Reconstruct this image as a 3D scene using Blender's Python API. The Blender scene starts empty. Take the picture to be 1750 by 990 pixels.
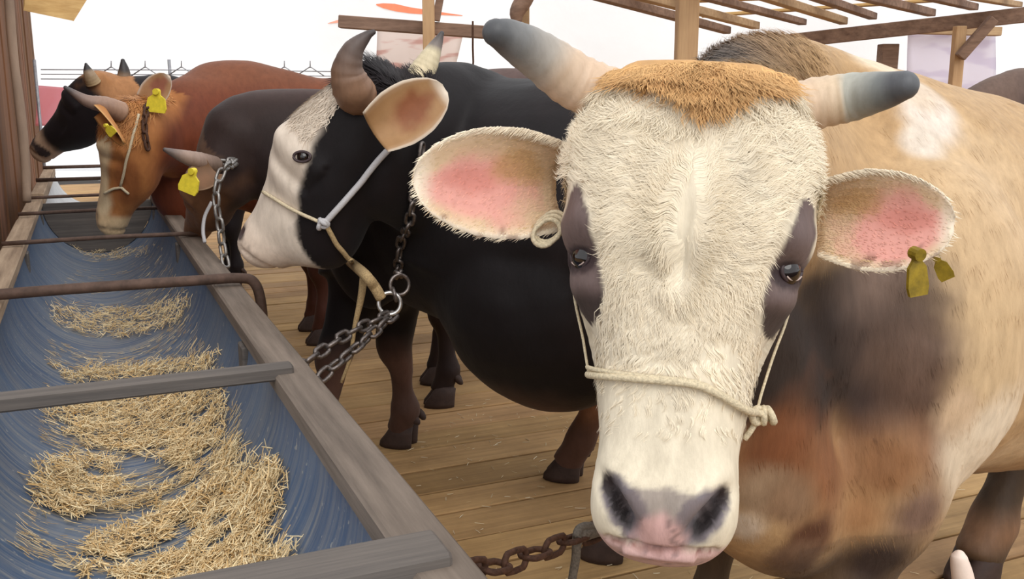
import bpy, math
import numpy as np
from mathutils import Vector, Matrix
from mathutils.bvhtree import BVHTree

S = bpy.context.scene
COL = S.collection
rng = np.random.default_rng(7)

# ------------------------------------------------------------------ camera, sky, sun, exposure
CAM_H, FOC, PITCH = 1.15, 1640.0, math.radians(11.4)
cam = bpy.data.cameras.new('camera'); cam.sensor_width = 36.0; cam.lens = 36.0 * FOC / 1750.0
cam.clip_start = 0.02
camo = bpy.data.objects.new('camera', cam); COL.objects.link(camo)
camo.location = (0, 0, CAM_H); camo.rotation_euler = (math.pi / 2 - PITCH, 0, 0)
S.camera = camo
w = bpy.data.worlds.new('sky'); S.world = w; w.use_nodes = True
wb = w.node_tree.nodes['Background']; wb.inputs[0].default_value = (0.97, 0.98, 1.0, 1); wb.inputs[1].default_value = 1.15
sun = bpy.data.lights.new('sun', 'SUN'); sun.energy = 1.5; sun.angle = math.radians(50); sun.color = (1.0, 0.97, 0.92)
suno = bpy.data.objects.new('sun', sun); COL.objects.link(suno)
suno.rotation_euler = (math.radians(48), 0, math.radians(22))     # from the open front, above
S.view_settings.view_transform = 'Standard'; S.view_settings.look = 'None'
S.view_settings.gamma = 1.0; S.view_settings.use_curve_mapping = False
S.view_settings.exposure = 0.12

# ------------------------------------------------------------------ helpers
def ray(px, py):
    a = (px - 875) / FOC; b = -(py - 495) / FOC
    return np.array([a, math.cos(PITCH) + b * math.sin(PITCH), -math.sin(PITCH) + b * math.cos(PITCH)])
def P(px, py, Y=None, z=None):
    r = ray(px, py); t = Y / r[1] if Y is not None else (z - CAM_H) / r[2]
    return np.array([0, 0, CAM_H]) + t * r
def nrm(v):
    v = np.asarray(v, float); return v / (np.linalg.norm(v) + 1e-12)
def lin(c):
    c = np.asarray(c, float) / 255.0
    return np.where(c <= 0.04045, c / 12.92, ((c + 0.055) / 1.055) ** 2.4)
def smooth(a, b, x):
    t = np.clip((x - a) / (b - a), 0, 1); return t * t * (3 - 2 * t)
def _hash(ix, iy, iz, seed):
    h = (ix * 374761393 + iy * 668265263 + iz * 2147483647 + seed * 974711) & 0xffffffff
    h = ((h ^ (h >> 13)) * 1274126177) & 0xffffffff
    return ((h ^ (h >> 16)) & 0xffff) / 65535.0
def noise(p, scale=1.0, seed=0):
    q = np.asarray(p, float) * scale; i = np.floor(q).astype(np.int64); f = q - i; f = f * f * (3 - 2 * f)
    r = 0
    for dx in (0, 1):
        for dy in (0, 1):
            for dz in (0, 1):
                wgt = (f[:, 0] if dx else 1 - f[:, 0]) * (f[:, 1] if dy else 1 - f[:, 1]) * (f[:, 2] if dz else 1 - f[:, 2])
                r = r + wgt * _hash(i[:, 0] + dx, i[:, 1] + dy, i[:, 2] + dz, seed)
    return r * 2 - 1
def fbm(p, scale=1.0, seed=0, o=3):
    r = 0; a = 1.0
    for k in range(o):
        r = r + a * noise(p, scale * 2 ** k, seed + 17 * k); a *= 0.5
    return r

def mesh_from(name, V, F, mat=None, cols=None, smooth_shade=True):
    me = bpy.data.meshes.new(name)
    me.from_pydata([tuple(map(float, v)) for v in V], [], [tuple(map(int, f)) for f in F]); me.update()
    if smooth_shade: me.polygons.foreach_set('use_smooth', [True] * len(me.polygons))
    if mat: me.materials.append(mat)
    if cols is not None: set_cols(me, cols)
    return me
def set_cols(me, cols):
    at = me.color_attributes.get('Col') or me.color_attributes.new('Col', 'FLOAT_COLOR', 'POINT')
    c = np.ones((len(me.vertices), 4)); c[:, :3] = cols; at.data.foreach_set('color', c.ravel())
def link(name, me, parent=None):
    o = bpy.data.objects.new(name, me); COL.objects.link(o)
    if parent is not None:
        o.parent = parent; o.matrix_parent_inverse = parent.matrix_world.inverted() if False else Matrix.Translation(-parent.location)
    return o
def tag(o, label=None, cat=None, group=None, kind=None):
    if label: o['label'] = label
    if cat: o['category'] = cat
    if group: o['group'] = group
    if kind: o['kind'] = kind
    return o
def thing(name, loc, label, cat, group=None):
    o = bpy.data.objects.new(name, None); COL.objects.link(o); o.location = tuple(map(float, loc)); o.empty_display_size = 0.1
    return tag(o, label, cat, group)

class MB:
    def __init__(s): s.V = []; s.F = []; s.C = []
    def add(s, V, F, col=None):
        n = len(s.V); s.V += [tuple(v) for v in V]; s.F += [tuple(i + n for i in f) for f in F]
        s.C += [tuple(col) if col is not None else (1, 1, 1)] * len(V)
    def box(s, c, ax, ay, az, bev=0.0, col=None):
        """oriented box, half-extent vectors ax ay az, chamfered along its long edges"""
        c, ax, ay, az = map(lambda q: np.asarray(q, float), (c, ax, ay, az))
        la, lb, lc = [np.linalg.norm(q) for q in (ax, ay, az)]
        b = min(bev, la * .45, lb * .45, lc * .45)
        V = []; n = 0
        if b <= 0:
            V = [c + i * ax + j * ay + k * az for i in (-1, 1) for j in (-1, 1) for k in (-1, 1)]
            F = [(0, 1, 3, 2), (4, 6, 7, 5), (0, 4, 5, 1), (2, 3, 7, 6), (0, 2, 6, 4), (1, 5, 7, 3)]
            s.add(V, F, col); return
        A, B, Cc = ax / la, ay / lb, az / lc
        prof = [(-1, -1, 1, 0), (-1, -1, 0, 1), (-1, 1, 0, -1), (-1, 1, 1, 0), (1, 1, -1, 0), (1, 1, 0, -1), (1, -1, 0, 1), (1, -1, -1, 0)]
        rings = []
        for e, shr in ((-1, b), (-1, 0), (1, 0), (1, b)):
            off = (e * la - (e * (b if shr == 0 else 0))) if True else 0
            r = []
            for (i, j, di, dj) in prof:
                u = i * lb + di * b; v = j * lc + dj * b
                if shr: u -= math.copysign(min(b * .7, abs(u)), u); v -= math.copysign(min(b * .7, abs(v)), v)
                r.append(c + A * off + B * u + Cc * v)
            rings.append(r)
        V = [p for r in rings for p in r]; F = []
        for k in range(3):
            for q in range(8):
                F.append((k * 8 + q, k * 8 + (q + 1) % 8, k * 8 + 8 + (q + 1) % 8, k * 8 + 8 + q))
        F.append(tuple(range(7, -1, -1))); F.append(tuple(range(24, 32)))
        s.add(V, F, col)
    def beam(s, p0, p1, wd, ht, up=(0, 0, 1), bev=0.004, col=None):
        p0, p1 = np.asarray(p0, float), np.asarray(p1, float); d = p1 - p0; t = nrm(d)
        sd = nrm(np.cross(t, up)); u = np.cross(sd, t)
        s.box((p0 + p1) / 2, d / 2, sd * wd / 2, u * ht / 2, bev, col)
    def tube(s, pts, r, n=10, col=None, res=6):
        V, F = tube(pts, r, n, res); s.add(V, F, col)
    def ring(s, c, nrm_, R, r, n=20, m=8, col=None, stretch=(0, 1), ax=None):
        nz = nrm(nrm_); a = nrm(np.cross(nz, (0.3, 0.2, 0.9))) if ax is None else nrm(ax); b = np.cross(nz, a)
        V = []; F = []
        for i in range(n):
            th = 2 * math.pi * i / n; x, y = math.cos(th), math.sin(th)
            pc = np.asarray(c) + a * (R * x + math.copysign(stretch[0], x) * (abs(x) > 1e-6)) + b * R * y
            rd = a * x + b * y
            for j in range(m):
                ph = 2 * math.pi * j / m
                V.append(pc + rd * r * math.cos(ph) + nz * r * math.sin(ph))
        for i in range(n):
            for j in range(m):
                F.append((i * m + j, ((i + 1) % n) * m + j, ((i + 1) % n) * m + (j + 1) % m, i * m + (j + 1) % m))
        s.add(V, F, col)
    def build(s, name, mat, parent=None, smooth_shade=False, cols=False):
        me = mesh_from(name, s.V, s.F, mat, np.array(s.C) if cols else None, smooth_shade)
        return link(name, me, parent)

def cr(pts, res):
    """Catmull-Rom through rows of pts"""
    pts = np.asarray(pts, float)
    if res <= 1 or len(pts) < 3: 
        if res > 1: 
            return np.array([pts[0] + (pts[1] - pts[0]) * t for t in np.linspace(0, 1, res + 1)]) if len(pts) == 2 else pts
        return pts
    Q = np.vstack([2 * pts[0] - pts[1], pts, 2 * pts[-1] - pts[-2]]); out = []
    for i in range(1, len(Q) - 2):
        for t in np.arange(res) / res:
            a, b, c, d = Q[i - 1], Q[i], Q[i + 1], Q[i + 2]
            out.append(.5 * (2 * b + (c - a) * t + (2 * a - 5 * b + 4 * c - d) * t * t + (3 * b - a - 3 * c + d) * t ** 3))
    out.append(Q[-2]); return np.array(out)

def loft(stations, up=(0, 0, 1), res=5, n=24, cap=0.5, ex=2.0):
    """stations: rows (x,y,z, half width, half height). closed tube with rounded ends"""
    R = cr(np.asarray(stations, float), res)
    c = R[:, :3]; a = np.maximum(R[:, 3], .004); b = np.maximum(R[:, 4], .004)
    T = np.gradient(c, axis=0); T /= np.linalg.norm(T, axis=1)[:, None] + 1e-12
    rows = []
    def rg(ci, ti, ai, bi):
        sd = nrm(np.cross(ti, up)); u = np.cross(sd, ti)
        th = np.linspace(0, 2 * math.pi, n, endpoint=False); cs, sn = np.cos(th), np.sin(th)
        cs = np.sign(cs) * abs(cs) ** (2 / ex); sn = np.sign(sn) * abs(sn) ** (2 / ex)
        return ci + np.outer(cs * ai, sd) + np.outer(sn * bi, u)
    m0 = cap * min(a[0], b[0]); m1 = cap * min(a[-1], b[-1])
    for k in (1.0, .8, .45):
        q = math.sqrt(max(0, 1 - k * k)) if k < 1 else .22
        rows.append(rg(c[0] - T[0] * m0 * k, T[0], a[0] * q, b[0] * q)) if k < 1 else rows.append(rg(c[0] - T[0] * m0, T[0], a[0] * .2, b[0] * .2))
    for i in range(len(c)): rows.append(rg(c[i], T[i], a[i], b[i]))
    for k in (.45, .8, 1.0):
        q = math.sqrt(max(0, 1 - k * k)) if k < 1 else .2
        rows.append(rg(c[-1] + T[-1] * m1 * k, T[-1], a[-1] * q, b[-1] * q))
    V = np.vstack(rows); F = []; m = len(rows)
    for i in range(m - 1):
        for j in range(n): F.append((i * n + j, i * n + (j + 1) % n, (i + 1) * n + (j + 1) % n, (i + 1) * n + j))
    F.append(tuple(range(n - 1, -1, -1))); F.append(tuple((m - 1) * n + j for j in range(n)))
    return V, F
def tube(pts, r, n=10, res=6):
    pts = np.asarray(pts, float); rr = np.full(len(pts), r) if np.isscalar(r) else np.asarray(r, float)
    R = cr(np.column_stack([pts, rr]), res); c = R[:, :3]; rad = R[:, 3]
    T = np.gradient(c, axis=0); T /= np.linalg.norm(T, axis=1)[:, None] + 1e-12
    u = nrm(np.cross(T[0], (0.31, 0.17, 0.93))); V = []
    for i in range(len(c)):
        u = nrm(u - T[i] * np.dot(u, T[i])); v = np.cross(T[i], u)
        th = np.linspace(0, 2 * math.pi, n, endpoint=False)
        V.append(c[i] + rad[i] * (np.outer(np.cos(th), u) + np.outer(np.sin(th), v)))
    m = len(c); V = np.vstack(V); F = []
    for i in range(m - 1):
        for j in range(n): F.append((i * n + j, i * n + (j + 1) % n, (i + 1) * n + (j + 1) % n, (i + 1) * n + j))
    F.append(tuple(range(n - 1, -1, -1))); F.append(tuple((m - 1) * n + j for j in range(n)))
    return V, F
def ellipsoid(c, ax, n=16, m=12):
    V = []; F = []
    A = [np.asarray(q, float) for q in ax]; c = np.asarray(c, float)
    V.append(c - A[2])
    for i in range(1, m):
        ph = -math.pi / 2 + math.pi * i / m
        for j in range(n):
            th = 2 * math.pi * j / n
            V.append(c + A[0] * math.cos(ph) * math.cos(th) + A[1] * math.cos(ph) * math.sin(th) + A[2] * math.sin(ph))
    V.append(c + A[2]); L = len(V) - 1
    for j in range(n):
        F.append((0, 1 + (j + 1) % n, 1 + j)); F.append((L, 1 + (m - 2) * n + j, 1 + (m - 2) * n + (j + 1) % n))
    for i in range(m - 2):
        for j in range(n):
            F.append((1 + i * n + j, 1 + i * n + (j + 1) % n, 1 + (i + 1) * n + (j + 1) % n, 1 + (i + 1) * n + j))
    return np.array(V), F

# ------------------------------------------------------------------ materials
def new_mat(name):
    m = bpy.data.materials.new(name); m.use_nodes = True; nt = m.node_tree
    return m, nt, nt.nodes['Principled BSDF']
def N(nt, t, **k):
    n = nt.nodes.new(t)
    for a, b in k.items():
        if hasattr(n, a) and a not in ('inputs',): setattr(n, a, b)
    return n
def ramp(nt, fac, stops):
    r = nt.nodes.new('ShaderNodeValToRGB'); e = r.color_ramp.elements
    while len(e) < len(stops): e.new(0.5)
    for q, (p, c) in zip(e, stops): q.position = p; q.color = (*c, 1)
    nt.links.new(fac, r.inputs[0]); return r.outputs[0]
def mixc(nt, a, b, fac, mode='MIX'):
    m = nt.nodes.new('ShaderNodeMix'); m.data_type = 'RGBA'; m.blend_type = mode
    for sock, v in ((m.inputs[0], fac), (m.inputs[6], a), (m.inputs[7], b)):
        if hasattr(v, 'is_output'): nt.links.new(v, sock)
        else: sock.default_value = v if not isinstance(v, tuple) else (*v, 1)
    return m.outputs[2]
def coords(nt, scale, kind='Object', rot=(0, 0, 0)):
    tc = nt.nodes.new('ShaderNodeTexCoord'); mp = nt.nodes.new('ShaderNodeMapping')
    mp.inputs['Scale'].default_value = scale; mp.inputs['Rotation'].default_value = rot
    nt.links.new(tc.outputs[kind], mp.inputs[0]); return mp.outputs[0]
def ntex(nt, vec, scale, detail=4, rough=.6):
    n = nt.nodes.new('ShaderNodeTexNoise'); n.inputs['Scale'].default_value = scale; n.inputs['Detail'].default_value = detail
    n.inputs['Roughness'].default_value = rough
    if vec is not None: nt.links.new(vec, n.inputs['Vector'])
    return n.outputs[0]
def bump(nt, bsdf, h, strength=.3, dist=.01):
    b = nt.nodes.new('ShaderNodeBump'); b.inputs['Strength'].default_value = strength; b.inputs['Distance'].default_value = dist
    nt.links.new(h, b.inputs['Height']); nt.links.new(b.outputs[0], bsdf.inputs['Normal'])
def vcol(nt):
    a = nt.nodes.new('ShaderNodeVertexColor'); a.layer_name = 'Col'; return a.outputs[0]

def coat_mat(name, rough=.6, bscale=(60, 60, 14), bstr=.35, sheen=.04, spec=.3):
    m, nt, b = new_mat(name)
    c = vcol(nt); v = coords(nt, bscale); n1 = ntex(nt, v, 1.0, 5, .65)
    nt.links.new(mixc(nt, c, ramp(nt, n1, [(.3, (.62, .6, .58)), (.7, (1.12, 1.12, 1.12))]), .55, 'MULTIPLY'), b.inputs['Base Color'])
    b.inputs['Roughness'].default_value = rough; b.inputs['Specular IOR Level'].default_value = spec
    b.inputs['Sheen Weight'].default_value = sheen; b.inputs['Sheen Roughness'].default_value = .5
    bump(nt, b, n1, bstr, .006); return m
def plain(name, col, rough=.6, metal=0.0, nscale=40, var=.25, bstr=.2, bdist=.003, spec=.4, stretch=(1, 1, 1)):
    m, nt, b = new_mat(name); v = coords(nt, stretch); n1 = ntex(nt, v, nscale, 5, .65)
    c = np.array(lin(col)); lo = tuple(np.clip(c * (1 - var), 0, 1)); hi = tuple(np.clip(c * (1 + var), 0, 1))
    nt.links.new(ramp(nt, n1, [(.3, lo), (.7, hi)]), b.inputs['Base Color'])
    b.inputs['Roughness'].default_value = rough; b.inputs['Metallic'].default_value = metal; b.inputs['Specular IOR Level'].default_value = spec
    bump(nt, b, n1, bstr, bdist); return m
def vmat(name, rough=.6, nscale=60, bstr=.2, spec=.4, stretch=(1, 1, 1), amount=.5, bdist=.003):
    m, nt, b = new_mat(name); c = vcol(nt); v = coords(nt, stretch); n1 = ntex(nt, v, nscale, 5, .65)
    nt.links.new(mixc(nt, c, ramp(nt, n1, [(.3, (.65, .64, .62)), (.7, (1.1, 1.1, 1.1))]), amount, 'MULTIPLY'), b.inputs['Base Color'])
    b.inputs['Roughness'].default_value = rough; b.inputs['Specular IOR Level'].default_value = spec
    bump(nt, b, n1, bstr, bdist); return m
def wood_mat(name, c1, c2, ang=0.0, stretch=(1.5, 30, 30), rough=.8, knots=.3):
    """grain runs along local x turned by ang about z"""
    m, nt, b = new_mat(name)
    v0 = coords(nt, (1, 1, 1), rot=(0, 0, ang))
    mp = nt.nodes.new('ShaderNodeMapping'); mp.inputs['Scale'].default_value = stretch; nt.links.new(v0, mp.inputs[0])
    g = ntex(nt, mp.outputs[0], 1.0, 6, .7); big = ntex(nt, v0, 3.0, 3, .5)
    base = ramp(nt, g, [(.28, tuple(lin(c1))), (.72, tuple(lin(c2)))])
    nt.links.new(mixc(nt, base, ramp(nt, big, [(.35, (.6, .57, .55)), (.65, (1.1, 1.1, 1.08))]), knots, 'MULTIPLY'), b.inputs['Base Color'])
    b.inputs['Roughness'].default_value = rough; b.inputs['Specular IOR Level'].default_value = .25
    bump(nt, b, g, .35, .004); return m

M = {}
M['coat'] = coat_mat('short coat')
M['coat_dark'] = coat_mat('sleek dark coat', rough=.62, bscale=(40, 40, 16), bstr=.2, sheen=.05, spec=.22)
M['strand'], nt, b = new_mat('hair strands'); nt.links.new(vcol(nt), b.inputs['Base Color']); b.inputs['Roughness'].default_value = .6; b.inputs['Specular IOR Level'].default_value = .25
M['ear'] = vmat('ear skin', rough=.6, nscale=30, bstr=.2, amount=.35)
M['horn'] = vmat('horn keratin', rough=.5, nscale=1, bstr=.25, stretch=(90, 90, 30), amount=.45)
M['hoof'] = plain('hoof', (62, 46, 40), .7, nscale=50)
M['eye'] = plain('eye', (20, 10, 9), .08, nscale=10, var=.4, bstr=0, spec=.7)
M['eyewhite'] = plain('eye white', (190, 170, 160), .35, nscale=20, var=.1, bstr=0)
M['rope'] = plain('pale rope', (205, 190, 160), .85, nscale=1, var=.3, bstr=.6, stretch=(300, 300, 300))
M['strap'] = plain('grey white strap', (190, 188, 190), .8, nscale=1, var=.15, bstr=.4, stretch=(400, 400, 400))
M['rope_old'] = plain('tan rope', (170, 145, 105), .9, nscale=1, var=.35, bstr=.8, stretch=(260, 260, 260))
M['rope_grey'] = plain('grey rope', (110, 102, 92), .9, nscale=1, var=.4, bstr=.8, stretch=(220, 220, 220))
M['chain'] = plain('worn steel', (120, 112, 108), .42, .85, nscale=120, var=.45)
M['chain_bright'] = plain('bright steel', (200, 198, 195), .3, .9, nscale=80, var=.2)
M['rust'] = plain('rusted steel', (84, 58, 45), .75, .35, nscale=120, var=.5)
M['tag'] = plain('yellow plastic', (132, 110, 22), .5, nscale=60, var=.4)
M['tag_bright'] = plain('bright yellow plastic', (225, 205, 60), .5, nscale=60, var=.15)
M['straw'], nt, b = new_mat('straw'); nt.links.new(vcol(nt), b.inputs['Base Color']); b.inputs['Roughness'].default_value = .7; b.inputs['Specular IOR Level'].default_value = .25
TR_ANG = math.radians(23.7)
M['rail'] = wood_mat('weathered grey timber', (92, 82, 74), (142, 128, 116), ang=0.0, stretch=(30, 1.6, 30))
M['rail_pale'] = wood_mat('pale worn timber', (128, 106, 86), (196, 172, 146), ang=0.0, stretch=(30, 1.6, 30))
M['bar'] = wood_mat('dull grey crossbar', (78, 74, 72), (118, 110, 104), ang=0.0, stretch=(1.6, 40, 40))
M['bar_rust'] = plain('rusty pipe', (92, 72, 62), .7, .2, nscale=30, var=.35)
M['post'] = wood_mat('fresh sawn timber', (176, 140, 104), (206, 172, 132), stretch=(26, 26, 1.5))
M['beam'] = wood_mat('brown timber', (104, 82, 70), (154, 126, 108), stretch=(3, 22, 22))
M['beam_tan'] = wood_mat('tan timber', (150, 120, 90), (190, 162, 126), stretch=(3, 22, 22))
M['darkpost'] = wood_mat('dark brown plank', (70, 46, 34), (122, 88, 64), stretch=(24, 24, 1.4), knots=.7)
M['sheath'] = wood_mat('yellow roof board', (170, 132, 80), (208, 174, 118), stretch=(3, 24, 24))

# ------------------------------------------------------------------ wooden floor, tarpaulin wall
A = np.array([-math.sin(TR_ANG), math.cos(TR_ANG), 0.]); B = np.array([math.cos(TR_ANG), math.sin(TR_ANG), 0.])   # along / across the trough
O = np.array([-.385, .952, 0.])
def TR(t, s, z=0.0): return O + A * t + B * s + np.array([0, 0, z])
m, nt, b = new_mat('floor boards')
c = vcol(nt)
v0 = coords(nt, (1, 1, 1), rot=(0, 0, -TR_ANG)); mp = nt.nodes.new('ShaderNodeMapping'); mp.inputs['Scale'].default_value = (1.6, 38, 20); nt.links.new(v0, mp.inputs[0])
g = ntex(nt, mp.outputs[0], 1.0, 7, .72); dirt = ntex(nt, v0, 2.3, 5, .65)
cc = mixc(nt, c, ramp(nt, g, [(.28, (.5, .46, .42)), (.7, (1.12, 1.1, 1.05))]), .75, 'MULTIPLY')
cc = mixc(nt, cc, ramp(nt, dirt, [(.36, (.55, .5, .46)), (.6, (1.05, 1.05, 1.05))]), .6, 'MULTIPLY')
nt.links.new(cc, b.inputs['Base Color']); b.inputs['Roughness'].default_value = .75; b.inputs['Specular IOR Level'].default_value = .3
bump(nt, b, g, .4, .006); M['floor'] = m
fl = MB(); pos = -1.6; k = 0
while pos < 13:
    wd = .15 + .03 * rng.random(); f = .82 + .3 * rng.random()
    col = lin((188, 152, 106)) * f * np.array([1, .97 + .06 * rng.random(), .94 + .1 * rng.random()])
    dz = -.02 + .003 * (rng.random() - .5)
    fl.box(TR(pos + wd / 2, 2.5, dz), B * 9.5, A * (wd / 2 - .005), (0, 0, .02), .003, col)
    pos += wd; k += 1
fl.box((0, 4, -.07), (12, 0, 0), (0, 10, 0), (0, 0, .02), 0, lin((40, 30, 24)))
tag(fl.build('floor', M['floor'], None, False, True), kind='structure')

m, nt, b = new_mat('white tarpaulin')
v0 = coords(nt, (1, 1, 1)); n1 = ntex(nt, v0, 1.4, 4, .55); n2 = ntex(nt, v0, 5, 3, .5)
b.inputs['Base Color'].default_value = (.93, .93, .93, 1); b.inputs['Roughness'].default_value = .6
bump(nt, b, n1, .35, .12)
tl = nt.nodes.new('ShaderNodeBsdfTranslucent'); tl.inputs[0].default_value = (.95, .95, .95, 1)
mx = nt.nodes.new('ShaderNodeMixShader'); mx.inputs[0].default_value = .55
nt.links.new(b.outputs[0], mx.inputs[1]); nt.links.new(tl.outputs[0], mx.inputs[2]); nt.links.new(mx.outputs[0], nt.nodes['Material Output'].inputs[0])
M['tarp'] = m
gx, gz = 90, 24; V = []; F = []
for i in range(gx + 1):
    for j in range(gz + 1):
        x = -11 + 23 * i / gx; z = 5.0 * j / gz
        y = 15.0 + .10 * math.sin(x * 1.7 + .6 * z) + .05 * math.sin(x * 4.1 - z * 1.3)
        V.append((x, y, z))
for i in range(gx):
    for j in range(gz):
        q = i * (gz + 1) + j; F.append((q, q + gz + 1, q + gz + 2, q + 1))
o = link('wall_back', mesh_from('wall_back', V, F, M['tarp'])); sm = o.modifiers.new('thick', 'SOLIDIFY'); sm.thickness = .004
tag(o, kind='structure')

# ------------------------------------------------------------------ cattle: shared builders
HEAD_TAB = np.array([  # s along the face, half width, front w, back w, squareness
    (-.012, .080, -.035, -.095, 2.2), (.012, .104, .000, -.125, 2.3), (.040, .119, .018, -.15, 2.4), (.083, .132, .030, -.175, 2.6), (.128, .139, .034, -.19, 2.7),
    (.18, .139, .032, -.20, 2.7), (.224, .134, .024, -.205, 2.7), (.27, .122, .016, -.205, 2.6), (.307, .111, .012, -.20, 2.5),
    (.352, .099, .012, -.18, 2.4), (.397, .086, .014, -.15, 2.3), (.435, .078, .016, -.125, 2.3), (.47, .081, .018, -.112, 2.3),
    (.50, .0815, .012, -.105, 2.3), (.527, .070, -.004, -.10, 2.2), (.548, .048, -.028, -.088, 2.0), (.556, .02, -.045, -.07, 2.0)])
class Head:
    def __init__(s, poll, D, Nn, k=1.0, tab=HEAD_TAB, kw=1.0, es=.224):
        s.wx = [-1., 0., es, .556, 1.]; s.wy = [-1., 0., .224, .556, 1.]      # where the eyes sit along the face
        s.o = np.asarray(poll, float); s.D = nrm(D); s.N = nrm(np.asarray(Nn) - s.D * np.dot(Nn, s.D)); s.U = np.cross(s.N, s.D); s.k = k
        s.tab = tab.copy(); s.tab[:, 1] *= kw
    def w(s, u, ss, w_): return s.o + s.k * (np.multiply.outer(np.asarray(u, float), s.U) + np.multiply.outer(np.interp(ss, s.wy, s.wx), s.D) + np.multiply.outer(np.asarray(w_, float), s.N))
    def loc(s, p):
        q = (np.asarray(p) - s.o) / s.k; return q @ s.U, np.interp(q @ s.D, s.wx, s.wy), q @ s.N
    def ringpt(s, row, phi, off=0.0):
        ss, hw, wf, wb, n = row; hw = hw + off; wf = wf + off; wb = wb - off
        c, sn = np.cos(phi), np.sin(phi)
        w_ = (wf + wb) / 2 + (wf - wb) / 2 * np.sign(sn) * abs(sn) ** (2 / n)
        back = np.clip((wf - w_) / (wf - wb), 0, 1)
        u = hw * np.sign(c) * abs(c) ** (2 / n) * (1 - .34 * back ** 1.6)
        return u, ss, w_
    def row(s, ss): return [ss] + [np.interp(ss, s.tab[:, 0], s.tab[:, i]) for i in range(1, 5)]
    def surf(s, ss, phi, off=0.0):
        u, q, w_ = s.ringpt(s.row(ss), phi, off); return s.w(u, q, w_)
    def mesh(s, n=40):
        R = cr(s.tab, 4); rows = []; th = np.linspace(0, 2 * math.pi, n, endpoint=False)
        for r in R:
            u, ss, w_ = s.ringpt(r, th); rows.append(s.w(u, np.full(n, ss), w_))
        V = np.vstack(rows); m = len(rows); F = []
        for i in range(m - 1):
            for j in range(n): F.append((i * n + j, (i + 1) * n + j, (i + 1) * n + (j + 1) % n, i * n + (j + 1) % n))
        F.append(tuple(range(n))); F.append(tuple((m - 1) * n + j for j in range(n - 1, -1, -1)))
        return V, F

def union(parts, voxel, it=6, fac=.5):
    mb = MB()
    for V, F in parts: mb.add(V, F)
    me = mesh_from('body_union', mb.V, mb.F); o = bpy.data.objects.new('body_union', me); COL.objects.link(o)
    r = o.modifiers.new('r', 'REMESH'); r.mode = 'VOXEL'; r.voxel_size = voxel; r.use_smooth_shade = True
    q = o.modifiers.new('s', 'SMOOTH'); q.factor = fac; q.iterations = it
    dg = bpy.context.evaluated_depsgraph_get(); ev = o.evaluated_get(dg)
    out = bpy.data.meshes.new_from_object(ev)
    bpy.data.objects.remove(o); bpy.data.meshes.remove(me)
    return out
def verts(me):
    a = np.empty(len(me.vertices) * 3); me.vertices.foreach_get('co', a); return a.reshape(-1, 3)
def vnormals(me):
    a = np.empty(len(me.vertices) * 3); me.vertices.foreach_get('normal', a); return a.reshape(-1, 3)
def relax(me, V, wt, it):
    E_ = np.empty(len(me.edges) * 2, int); me.edges.foreach_get('vertices', E_); E_ = E_.reshape(-1, 2); n = len(V)
    deg = np.bincount(E_.ravel(), minlength=n).astype(float)[:, None]; wt = np.clip(wt, 0, 1)[:, None] * .6
    for _ in range(it):
        a = np.column_stack([np.bincount(E_[:, 0], V[E_[:, 1], i], n) + np.bincount(E_[:, 1], V[E_[:, 0], i], n) for i in range(3)]) / np.maximum(deg, 1)
        V = V + wt * (a - V)
    return V
def set_verts(me, V): me.vertices.foreach_set('co', V.ravel()); me.update()
def bvh_of(me):
    return BVHTree.FromPolygons([tuple(v) for v in verts(me)], [tuple(p.vertices) for p in me.polygons])
def hit(bvh, px, py):
    """point and normal of a coat under a line of sight"""
    d = Vector(nrm(ray(px, py))); h = bvh.ray_cast(Vector((0, 0, CAM_H)), d)
    return (np.array(h[0]), np.array(h[1])) if h[0] is not None else (None, None)

def interp_legs(pts): return np.array(pts, float)
def leg(top, hoof, fwd, hind, k=1.0, stout=1.0):
    """body end `top`, ground point `hoof`, walking direction fwd. returns closed tube parts"""
    top, hoof, fwd = np.asarray(top, float), np.asarray(hoof, float), nrm(fwd); H = top[2]
    def at(z, f=0.0):
        q = (H - z) / H; p = top + (hoof - top) * q; p = p + fwd * f * k; return np.array([p[0], p[1], z])
    z = lambda v: v * k
    if not hind:
        st = [(H, 0, .105, .14), (z(.60), -.01, .078, .105), (z(.47), .0, .056, .072), (z(.385), .014, .058, .063), (z(.34), .014, .054, .058), (z(.285), 0, .037, .041),
              (z(.20), 0, .034, .037), (z(.135), -.006, .051, .054), (z(.095), .008, .041, .043), (z(.055), .022, .043, .05)]
    else:
        st = [(H, -.02, .12, .19), (z(.66), .02, .10, .15), (z(.56), -.01, .066, .095), (z(.47), -.075, .048, .066), (z(.415), -.09, .044, .056), (z(.35), -.075, .037, .046),
              (z(.22), -.035, .036, .041), (z(.14), -.012, .045, .049), (z(.095), .004, .042, .045), (z(.055), .022, .044, .052)]
    rows = [[*at(a, f), r1 * k * stout, r2 * k * stout] for a, f, r1, r2 in st]
    return loft(rows, up=fwd, res=4, n=18, cap=.35)
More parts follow.
